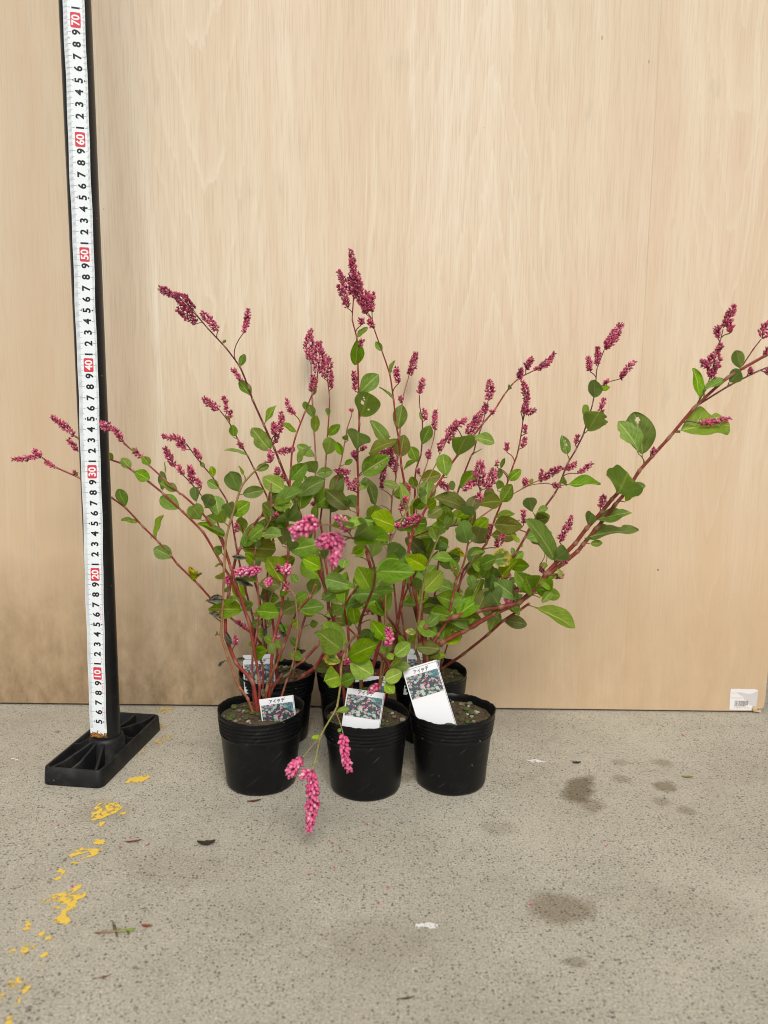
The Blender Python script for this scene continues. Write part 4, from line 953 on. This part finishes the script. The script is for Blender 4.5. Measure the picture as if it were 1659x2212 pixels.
def spike(bx, by, tx, ty, wz, ztile, name, kind):
    dist, st, i = nearest(bx, by, name)
    Y = st.sp[i].y - (0.2 if dist > 15 else 0)
    B = atY(bx, by, Y); dep = (B - CAMP).dot(FW); k = S / FPX * dep
    L = math.hypot(tx - bx, ty - by) * k; W = wz / ztile * k * 1.28
    yt = Y + rsx.uniform(-0.25, 0.25) * L
    T = atY(tx, ty, min(yt, WALL_Y - 0.5 - W * 0.4))
    if dist > 5: twig(st, i, dist, B, 0.05, (0.16, 0.05, 0.035) if kind != 'g' else (0.2, 0.22, 0.06))
    mb = MB(); ax = T - B; L = ax.length; axn = ax.normalized(); n1 = axn.orthogonal().normalized(); n2 = axn.cross(n1)
    bl = 0.44; nb = int(max(6, 15 * L * max(W, 0.35) / 0.62 * 0.8 + 5))
    curve = n1 * rsx.uniform(-0.10, 0.10) * L
    def axp(t): return B + ax * t + curve * math.sin(math.pi * t)
    pts = [axp(q / 6) for q in range(7)]; tube(mb, pts, [0.05, 0.05, 0.045, 0.04, 0.035, 0.03, 0.02], [(0.20, 0.04, 0.05)] * 7, 5, False)
    ph = rsx.uniform(0, 9)
    for q in range(nb):
        t = (q + rsx.random()) / nb; t = t ** 0.92; a = q * 2.39996 + rsx.uniform(-0.4, 0.4)
        clump = 0.88 + 0.34 * noise.noise(Vector((t * L * 1.7, ph, 0)))
        prof = (0.55 + 0.9 * t if t < 0.35 else 1.0 - 0.55 * ((t - 0.35) / 0.65) ** 1.4)
        R = W * 0.5 * prof * clump; o = n1 * math.cos(a) + n2 * math.sin(a)
        sz = bl * rsx.uniform(0.72, 1.15) * (0.8 if t > 0.8 else 1.0) * (0.85 if W < 0.4 else 1)
        d = o * rsx.uniform(0.5, 1.0) + axn * rsx.uniform(0.35, 1.0); d.normalize()
        rad0 = max(0.02, R - sz * 0.6) * math.sqrt(rsx.uniform(0.15, 1.0)); p = axp(t) + o * rad0
        c = rsx.choice(FL_C); u = rsx.random()
        if kind == 'd' and u < 0.4: c = lerp3(c, (0.11, 0.026, 0.055), 0.7)
        tipc = lerp3(c, (0.74, 0.25, 0.34), rsx.uniform(0.05, 0.75))
        if kind == 'd': tipc = lerp3(c, (0.45, 0.10, 0.18), rsx.uniform(0.0, 0.7))
        if kind == 'b': c = lerp3(c, (0.62, 0.05, 0.20), 0.6); tipc = lerp3(c, (0.86, 0.36, 0.50), rsx.uniform(0.1, 0.9))
        fat = rsx.uniform(0.20, 0.27)
        if kind == 'b': fat = rsx.uniform(0.32, 0.40); sz *= 1.05
        if u > (0.96 if kind == 'd' else 0.90): tipc = (0.88, 0.58, 0.62)
        if rsx.random() < (0.0 if kind == 'b' else 0.34) and W > 0.36: star(mb, p, d, sz * 0.9, c, tipc)
        else: bud(mb, p, d, sz, sz * fat, c, tipc)
    SPIKES.append((st, mb))
for ln in SPIKE_TXT.strip().split('\n'):
    t = ln.split()
    if not t: continue
    for e in ' '.join(t[1:]).split(';'):
        e = e.split()
        if not e: continue
        a = [float(v) for v in e[0].split(',')]; kind = 'n'; nm = None
        for x_ in e[1:]:
            if x_[0] == '@': nm = x_[1:]
            else: kind = x_
        p = tile_pt(t[0], a[0], a[1]); q = tile_pt(t[0], a[2], a[3])
        spike(p[0], p[1], q[0], q[1], a[4], TILE[t[0]][2], nm, kind)
for st in STEMS:
    st.obj = st.mb.obj('stem', MAT_STEM, ROOT[st.plant])
for st, Mx, me in LEAVES:
    o = mkobj('leaf', me, None, st.obj); o.matrix_basis = Mx
for st, mb in SPIKES:
    mb.obj('flower_spike', MAT_BUD, st.obj)

# ------------------------------------------------------------------ name cards
def photo_mat():
    m, n, b, o = mat_new('printed_photo'); g = G(n); uvn = n.nodes.new('ShaderNodeUVMap'); uvn.uv_map = 'UVMap'; P = uvn.outputs[0]; u, v, _ = g.sep(P)
    wz = g.noise(P, 9.0, 3, 0.6, 0, 1); ad = n.nodes.new('ShaderNodeVectorMath'); ad.operation = 'MULTIPLY_ADD'
    n.links.new(wz, ad.inputs[0]); ad.inputs[1].default_value = (0.16, 0.16, 0); n.links.new(P, ad.inputs[2]); Q = ad.outputs[0]
    dark = g.mix(g.noise(Q, 4.0, 3, 0.6), (0.02, 0.026, 0.045), (0.10, 0.11, 0.13))
    a = g.vor(Q, 10.0); ra = g.sep(a.outputs['Color'])
    gm = g.math('MULTIPLY', g.math('LESS_THAN', a.outputs['Distance'], g.math('ADD', 0.30, g.math('MULTIPLY', ra[2], 0.4))), g.math('LESS_THAN', ra[0], g.math('SUBTRACT', 0.95, g.math('MULTIPLY', v, 0.5))))
    grn = g.mix(ra[1], (0.06, 0.22, 0.17), (0.30, 0.50, 0.40)); grn = g.mix(g.math('MULTIPLY', ra[2], 0.55), grn, (0.58, 0.62, 0.50))
    c = g.mix(gm, dark, grn)
    p = g.vor(g.map(Q, (0.3, 0.1, 0), (1.0, 0.62, 1)), 17.0); rp = g.sep(p.outputs['Color'])
    hump = g.ramp(g.noise(g.map(P, (0, 0, 0), (5.5, 1.6, 1)), 1.0, 1, 0.5), [(0.46, 0.0), (0.58, 1.0)])
    pm = g.math('MULTIPLY', g.math('LESS_THAN', p.outputs['Distance'], g.math('ADD', 0.25, g.math('MULTIPLY', rp[2], 0.35))), g.math('LESS_THAN', rp[0], g.math('ADD', 0.14, g.math('MULTIPLY', hump, 0.5))))
    pk = g.mix(rp[1], (0.62, 0.07, 0.18), (0.85, 0.45, 0.55))
    c = g.mix(pm, c, pk)
    corner = g.math('MULTIPLY', g.math('GREATER_THAN', g.math('ADD', u, v), 1.55), g.ramp(g.noise(Q, 22.0, 2, 0.6), [(0.42, 0.0), (0.5, 1.0)]))
    c = g.mix(g.math('MULTIPLY', corner, 0.8), c, (0.09, 0.28, 0.30))
    bar = g.math('MULTIPLY', g.math('LESS_THAN', g.math('ABSOLUTE', g.math('SUBTRACT', u, 0.26)), 0.11), g.math('LESS_THAN', g.math('ABSOLUTE', g.math('SUBTRACT', v, 0.90)), 0.05))
    c = g.mix(g.math('MULTIPLY', bar, 0.8), c, (0.22, 0.24, 0.34))
    n.links.new(c, b.inputs['Base Color']); b.inputs['Roughness'].default_value = 0.4; return m
MAT_PHOTO = photo_mat(); MAT_CARD = flat_mat('card_white', (0.80, 0.81, 0.84), 0.5)
KANA = [[[(0.05, .86), (0.5, .9), (.92, .88), (.8, .68), (.62, .55)], [(.5, .70), (.46, .40), (.22, .02)]],
        [[(.8, .98), (.5, .65), (.08, .42)], [(.56, .68), (.55, .35), (.57, 0)]],
        [[(.42, 1), (.3, .72), (.06, .45)], [(.36, .82), (.84, .84), (.66, .4), (.22, 0)], [(.34, .58), (.66, .38)]],
        [[(.2, .93), (.72, .97)], [(.04, .64), (.5, .68), (.92, .68)], [(.52, .66), (.46, .34), (.2, 0)], [(.82, 1.08), (.90, .93)], [(.98, 1.12), (1.06, .97)]]]
def card(tl, tr, bl_, label, topline, wcm=3.3, hcm=7.4, ptop=0.72, ph=2.35, lean=0.0):
    """tl, tr, bl_: world points (cm) of top-left, top-right and a point down the left edge"""
    ux = (tr - tl).normalized(); vy = (bl_ - tl); vy = (vy - ux * vy.dot(ux)).normalized(); nz = ux.cross(-vy); nz = nz if nz.y < 0 else -nz
    wcm = (tr - tl).length
    root = empty('name_card', tl, label, 'name card', 'name cards in the pots')
    def P(u, v, off=0.0):
        bow = 0.10 * math.sin(math.pi * min(max(v / hcm, 0), 1)); return tl + ux * u + vy * v + nz * (off + bow)
    mb = MB(); rows = 9; vs, fs = [], []
    for i in range(rows):
        v = hcm * i / (rows - 1)
        vs += [P(0, v, 0.0), P(wcm, v, 0.0), P(wcm, v, -0.04), P(0, v, -0.04)]
    for i in range(rows - 1):
        a, b_ = i * 4, i * 4 + 4
        fs += [(a, b_, b_ + 1, a + 1), (a + 1, b_ + 1, b_ + 2, a + 2), (a + 2, b_ + 2, b_ + 3, a + 3), (a + 3, b_ + 3, b_, a)]
    fs += [(0, 1, 2, 3), (rows * 4 - 1, rows * 4 - 2, rows * 4 - 3, rows * 4 - 4)]
    mb.add(vs, fs); cd = mb.obj('card', MAT_CARD, root, smooth=False)
    mb = MB(); vs, fs, uvs = [], [], []; m_ = 0.11
    for i in range(6):
        v = ptop + ph * i / 5
        vs += [P(m_, v, 0.012), P(wcm - m_ - 0.04, v, 0.012)]; uvs += [(0, 1 - i / 5), (1, 1 - i / 5)]
        if i: fs.append((2 * i - 2, 2 * i - 1, 2 * i + 1, 2 * i))
    mb.add(vs, fs); o = mb.obj('printed_photo', MAT_PHOTO, cd, smooth=False)
    ul = o.data.uv_layers.new(name='UVMap')
    for p in o.data.polygons:
        for li, vi in zip(p.loop_indices, p.vertices): ul.data[li].uv = uvs[vi]
    tx = MB(); cs = 0.36; gap = 0.39; x0 = wcm * 0.5 - 2 * gap + 0.02; yb = ptop - 0.10
    for ci, chs in enumerate(KANA):
        for stq in chs:
            vs, fs = stroke2d([(x0 + ci * gap + a * cs, b_ * cs) for a, b_ in stq], 0.052); tx.add([P(a, yb - b_, 0.014) for a, b_ in vs], fs)
    tx.obj('lettering', INK, cd, smooth=False)
    ll = MB()
    for (ua, ub, va, vb) in ([(0, wcm, topline, topline + 0.028)] if topline else []) + [(wcm - 0.075, wcm - 0.045, 0.02, hcm - 0.1)]:
        k = 8; vs, fs = [], []
        for i in range(k + 1):
            v = va + (vb - va) * i / k; vs += [P(ua, v, 0.014), P(ub, v, 0.014)]
            if i: fs.append((2 * i - 2, 2 * i - 1, 2 * i + 1, 2 * i))
        ll.add(vs, fs)
    ll.obj('printed_line', INK, cd, smooth=False)
c_ = atY
card(c_(1020, 2755, 70.1), c_(1155, 2737, 70.4), c_(1015, 2838, 70.2), 'name card sunk low in the front pot nearest the measuring stand', 0, ptop=0.62, hcm=3.1)
card(c_(1368, 2708, 68.5), c_(1516, 2730, 68.5), c_(1353, 2867, 67.9), 'upright name card in the front middle pot', 0, ptop=0.52, hcm=4.5, ph=2.0)
card(c_(1584, 2638, 71.4), c_(1718, 2597, 71.0), c_(1674, 2840, 69.7), 'name card tilted left, standing tall in the front right pot', 0.14, ptop=0.80, hcm=7.4, ph=2.15)
card(c_(956, 2580, 79.2), c_(1080, 2575, 79.2), c_(975, 2705, 78.8), 'name card in the back pot nearest the measuring stand, behind red stems', 0.45, ptop=1.0, hcm=5.0, ph=2.4)
card(c_(1607, 2553, 80.0), c_(1737, 2566, 80.0), c_(1607, 2660, 79.6), 'name card in the back right pot, mostly hidden by the tilted card', 0.55, ptop=1.1, hcm=5.0, ph=2.4)
card(c_(1400, 2660, 79.5), c_(1520, 2664, 79.5), c_(1404, 2740, 79.2), 'name card in the back middle pot, mostly hidden by leaves', 0.4, ptop=1.0, hcm=4.6, ph=2.4)

# ------------------------------------------------------------------ barcode sticker on the plywood
def sticker():
    A = Vector((42.20, WALL_Y - 0.02, 3.02)); root = empty('barcode_sticker', (43.9, WALL_Y, 0.35), 'torn white barcode sticker on the lower corner of the plywood', 'sticker')
    pts = [(0, 0), (1.1, -0.02), (1.3, 0.02), (2.0, 0.0), (3.02, 0.0), (3.12, 0.10), (3.30, 0.08), (3.32, 0.9), (3.25, 2.2), (3.05, 2.2), (2.9, 2.12), (2.75, 2.3), (2.78, 2.64), (1.5, 2.66), (0.02, 2.64), (-0.02, 1.3)]
    F = lambda u, v, off: Vector((A.x + u, A.y - off, A.z - v))
    mb = MB(); mb.add([F(a, b_, 0.01) for a, b_ in pts], [tuple(range(len(pts)))]); pp = mb.obj('paper', flat_mat('sticker_paper', (0.74, 0.71, 0.70), 0.7), root, smooth=False)
    mb = MB(); tn = [(0.7, 0.42), (1.4, 0.45), (2.1, 0.6), (2.75, 0.55), (3.0, 0.35), (3.28, 0.32), (3.30, 0.9), (3.22, 2.18), (3.02, 2.17), (2.5, 2.05), (2.2, 1.75), (2.0, 1.45), (1.75, 1.35), (1.6, 1.0), (1.1, 0.72)]
    mb.add([F(a, b_, 0.018) for a, b_ in tn], [tuple(range(len(tn)))]); mb.obj('torn_layer', flat_mat('sticker_grey', (0.56, 0.54, 0.54), 0.8), pp, smooth=False)
    bars = MB(); rg = random.Random(2); u = 0.62
    while u < 2.2:
        t = rg.choice((0.02, 0.03, 0.05, 0.06)); h1 = 2.20 if u < 1.95 else 2.05
        bars.add([F(u, 1.48, 0.02), F(u + t, 1.48, 0.02), F(u + t, h1, 0.02), F(u, h1, 0.02)], [(0, 1, 2, 3)]); u += t + rg.choice((0.03, 0.04, 0.06))
    bars.obj('barcode', flat_mat('bar_ink', (0.10, 0.085, 0.08), 0.7), pp, smooth=False)
    tx = MB()
    for i, ch in enumerate('0400010402'):
        vs, fs = text_geo(ch, 0.22, 0.0); tx.add([F(0.64 + i * 0.195 + a, 2.36 - b_, 0.02) for a, b_ in vs], fs)
    tx.obj('number', flat_mat('num_ink', (0.22, 0.19, 0.18), 0.7), pp, smooth=False)
    fd = MB()
    for i in range(12):
        vs, fs = text_geo('0', 0.26, 0.0); fd.add([F(0.14 + i * 0.13 + a * 0.7, 1.14 - b_, 0.015) for a, b_ in vs], fs)
    for i, ch in enumerate('MS'):
        vs, fs = text_geo(ch, 0.30, 0.0); fd.add([F(0.34 + i * 0.32 + a, 0.55 - b_, 0.015) for a, b_ in vs], fs)
    fd.obj('faded_print', flat_mat('faded_ink', (0.50, 0.46, 0.44), 0.8), pp, smooth=False)
sticker()

# ------------------------------------------------------------------ worn yellow paint on the floor
def paint_mat(name, col, thr):
    m, n, b, o = mat_new(name); g = G(n); P = g.coord('Object')
    k = g.noise(P, 190.0, 4, 0.65); k2 = g.noise(P, 60.0, 2, 0.5)
    f = g.ramp(g.math('ADD', g.math('MULTIPLY', k, 0.65), g.math('MULTIPLY', k2, 0.35)), [(thr, 0.0), (thr + 0.05, 1.0)])
    n.links.new(g.mix(k, tuple(c * 0.8 for c in col), col), b.inputs['Base Color']); b.inputs['Roughness'].default_value = 0.6
    n.links.new(g.bump(k, 0.4, 0.001), b.inputs['Normal']); n.links.new(f, b.inputs['Alpha']); return m
MAT_YEL = paint_mat('yellow_paint', (0.84, 0.58, 0.09), 0.425); MAT_WHT = paint_mat('white_paint', (0.80, 0.80, 0.78), 0.44)
MAT_YELW = paint_mat('yellow_paint_worn', (0.66, 0.46, 0.14), 0.49)
def ragged(pts_px, mat, parent, seed, rough=0.12):
    rg = random.Random(seed); P = [onZ(x, y, 0.05) for x, y in pts_px]; n = len(P); outp = []
    for i in range(n):
        a, b_ = P[i], P[(i + 1) % n]; L = (b_ - a).length; k = max(2, int(L / 0.18))
        nr = Vector((b_.y - a.y, a.x - b_.x, 0)).normalized()
        for j in range(k):
            q = a.lerp(b_, j / k) + nr * rough * noise.noise(Vector((a.x * 3 + j * 0.9, a.y * 3, seed))) * 2
            outp.append(q)
    mb = MB(); mb.add(outp, [tuple(range(len(outp)))]); return mb.obj('paint_patch', mat, parent, smooth=False)
def px3(o, s): 
    a = [tuple(float(v) for v in t.split(',')) for t in s.split()]; return [(o[0] + x / 3.0, o[1] + y / 3.0) for x, y in a]
O8, O9 = (0, 2700), (0, 3300)
YEL = [(O8, '1175,1385 1300,1380 1410,1395 1450,1440 1390,1480 1340,1520 1260,1535 1190,1580 1070,1590 1065,1560 1090,1490 1130,1420'), (O8, '1180,1595 1245,1590 1235,1620 1195,1670 1165,1660'),
       (O8, '1385,1520 1500,1470 1495,1505 1400,1540'), (O8, '1500,1400 1535,1400 1530,1420 1500,1420'), (O8, '1465,1150 1530,1090 1700,1060 1800,1050 1780,1080 1660,1140 1560,1155'),
       (O9, '1095,40 1130,15 1240,15 1230,60 1180,85 1120,70'), (O9, '810,215 900,140 980,110 1000,130 1130,120 1210,130 1195,160 1130,205 970,250 970,230 1080,195 1040,160 960,190 890,205 850,235'),
       (O9, '820,310 860,280 925,285 920,300 840,315'), (O9, '690,350 780,380 770,410 735,435 720,410 680,400'), (O9, '625,470 720,445 715,485 670,500'),
       (O9, '460,770 480,715 600,690 640,650 700,650 830,620 880,580 940,525 970,535 940,600 880,640 780,690 900,670 1000,630 1030,645 985,700 920,730 900,800 860,850 790,860 830,900 840,970 790,1010 700,995 620,990 620,965 720,900 750,840 800,790 690,760 620,745 540,765'),
       (O9, '565,850 680,800 730,825 720,850'), (O9, '275,990 330,980 370,1000 360,1070 300,1090 245,1080 300,1050 320,1020'), (O9, '425,1140 500,1105 525,1120 510,1165 470,1150'),
       (O9, '540,1180 590,1145 610,1165 590,1200 545,1210'), (O9, '235,1340 290,1250 340,1240 380,1260 450,1265 450,1295 400,1300 350,1285 335,1350 280,1380 240,1360'),
       (O9, '470,1410 500,1360 570,1345 580,1375 520,1405'), (O9, '415,1500 480,1475 475,1500'), (O9, '90,1740 110,1680 200,1640 235,1650 240,1690 330,1690 350,1760 320,1820 270,1835 190,1770 120,1780'),
       (O9, '0,1850 60,1820 65,1860 0,1930'), (O9, '175,1970 230,1880 255,1885 240,1930 190,1975'), (O9, '60,2200 90,2110 140,2105 145,2180 120,2230'), (O9, '100,1350 120,1320 200,1300 195,1330 110,1355')]
for i, (oo, s_) in enumerate(YEL): ragged(px3(oo, s_), MAT_YEL, GROUND, i)
for i, s_ in enumerate(('1830,270 1990,240 2060,250 1960,330 1850,330', '1850,420 1990,470 2050,440 1900,520', '1780,690 1990,560 2040,600 1830,720', '1600,830 1680,780 1720,700 1700,800 1620,860')):
    ragged(px3(O8, s_), MAT_YELW, GROUND, 40 + i)
ragged([(1640, 3640), (1690, 3630), (1725, 3640), (1722, 3655), (1660, 3663), (1638, 3655)], MAT_WHT, GROUND, 61, 0.08)
ragged([(2075, 2992), (2110, 2990), (2150, 2998), (2140, 3004), (2090, 3002)], MAT_WHT, GROUND, 62, 0.08)
ragged([(42, 2984), (70, 2988), (72, 2996), (45, 2992)], MAT_WHT, GROUND, 63, 0.05)

# ------------------------------------------------------------------ things fallen on the floor
def bits():
    rg = random.Random(31)
    for bi, (x, y) in enumerate(((1313, 3420), (1313, 3325), (1342, 3358), (1490, 3565), (1525, 3502), (1990, 3053), (2394, 3330), (2096, 3568), (1686, 3115), (1443, 3248), (470, 3344), (288, 3498), (226, 3256), (590, 3325), (2685, 2897), (1220, 3450), (1020, 3362))):
        p = onZ(x, y, 0.0); mb = MB(); a = rg.uniform(0, 6.3); d = Vector((math.cos(a), math.sin(a), 0.15))
        bud(mb, p + Vector((0, 0, 0.10)), d, rg.uniform(0.26, 0.38), 0.07, (0.50, 0.04, 0.13), (0.85, 0.55, 0.60))
        where = ('below the hanging flower spike', 'just right of the hanging flower spike tip', 'a little right of the spike tip', 'in front of the middle pot, well forward', 'forward and right of the middle pot', 'right of the front right pot', 'between the two large stains', 'at the left rim of the large round stain', 'at the foot of the front right pot', 'right in front of the middle pot', 'right of the yellow paint, level with the dry leaf', 'on the largest yellow paint patch', 'left of the yellow paint, near the stand foot', 'between red scrap and dry leaf', 'near the plywood, toward the barcode sticker', 'left of the forward middle buds', 'in front of the gap between left and middle pots')[bi]
        o = mb.obj('fallen_bud', MAT_BUD); tag(o, 'tiny fallen pink bud ' + where, 'flower bud', 'fallen flower buds')
    def scrap(name, x, y, L, W, ang, col, label, cat, curl=0.3):
        p = onZ(x, y, 0.0); mb = MB(); vs, fs = [], []; n = 8
        for i in range(n + 1):
            t = i / n; ww = W * math.sin(math.pi * min(max(t, 0.06), 0.94)) ** 0.7 * (1 + 0.5 * noise.noise(Vector((t * 4, x, 0))))
            for j, s_ in enumerate((-1, 0, 1)):
                q = Vector(((t - 0.5) * L, s_ * ww / 2, 0.03 + curl * 0.35 * L * abs(t - 0.5) ** 2 * 2 + 0.18 * W * abs(s_) + 0.04 * noise.noise(Vector((t * 5, s_, y)))))
                q = Matrix.Rotation(ang, 3, 'Z') @ q; vs.append(p + q + Vector((0, 0, 0.03)))
        for i in range(n):
            for j in range(2): fs.append((i * 3 + j, (i + 1) * 3 + j, (i + 1) * 3 + j + 1, i * 3 + j + 1))
        mb.add(vs, fs, col); o = mb.obj(name, MAT_STEM); tag(o, label, cat); return o
    scrap('dry_leaf', 812, 3326, 1.5, 0.7, 0.1, (0.035, 0.025, 0.02), 'crumpled dark dry leaf on the concrete in front of the pots', 'dry leaf', 0.8)
    scrap('petal_scrap', 525, 3316, 1.3, 0.25, 0.25, (0.20, 0.03, 0.025), 'curved dark red leaf scrap beside the yellow paint', 'leaf scrap')
    scrap('leaf_scrap', 577, 3650, 0.8, 0.3, -0.1, (0.25, 0.06, 0.03), 'reddish leaf scrap beside the fallen twig', 'leaf scrap')
    scrap('bark_scrap', 410, 3850, 0.9, 0.12, 0.4, (0.16, 0.05, 0.04), 'thin red scrap near the bottom of the picture', 'plant scrap')
    scrap('green_scrap', 2707, 3062, 1.1, 0.35, -0.1, (0.20, 0.24, 0.06), 'small green leaf scrap on the concrete right of the stains', 'leaf scrap')
    scrap('dark_scrap', 2271, 3006, 0.9, 0.4, 0.0, (0.012, 0.012, 0.012), 'small black scrap lying right of the pots', 'scrap', 0.5)
    scrap('curled_scrap', 1600, 3935, 1.1, 0.15, 0.2, (0.06, 0.04, 0.03), 'thin dark curled scrap at the bottom edge of the picture', 'plant scrap')
    scrap('brown_scrap', 1000, 3157, 1.3, 0.3, 0.3, (0.12, 0.05, 0.03), 'thin brown scrap at the foot of the leftmost front pot', 'plant scrap')
    # broken twig
    mb = MB(); P = [onZ(x, y, 0.12) for x, y in ((375, 3673), (410, 3670), (440, 3668), (480, 3665), (528, 3660))]
    tube(mb, P, [0.05, 0.08, 0.07, 0.09, 0.11], [(0.20, 0.10, 0.05), (0.26, 0.15, 0.08), (0.27, 0.20, 0.10), (0.22, 0.24, 0.06), (0.22, 0.34, 0.05)], 7)
    for (x0, y0, x1, y1) in ((452, 3668, 443, 3628), (455, 3667, 462, 3690), (456, 3668, 452, 3640), (500, 3664, 508, 3678)):
        a, b_ = onZ(x0, y0, 0.12), onZ(x1, y1, 0.2); tube(mb, [a, a.lerp(b_, 0.5), b_], [0.06, 0.07, 0.03], [(0.12, 0.10, 0.06)] * 3, 5)
    o = mb.obj('broken_twig', MAT_STEM); tag(o, 'broken green and brown twig lying by the yellow paint marks', 'twig')
    p = onZ(226, 2882, 0.1); o = mkobj('loose_pebble', PEB[1].copy(), None); o.matrix_basis = Matrix.Translation(p * CM) @ Matrix.Diagonal((0.26, 0.2, 0.2, 1))
    tag(o, 'single tan pebble on the concrete left of the stand foot', 'pebble')
bits()
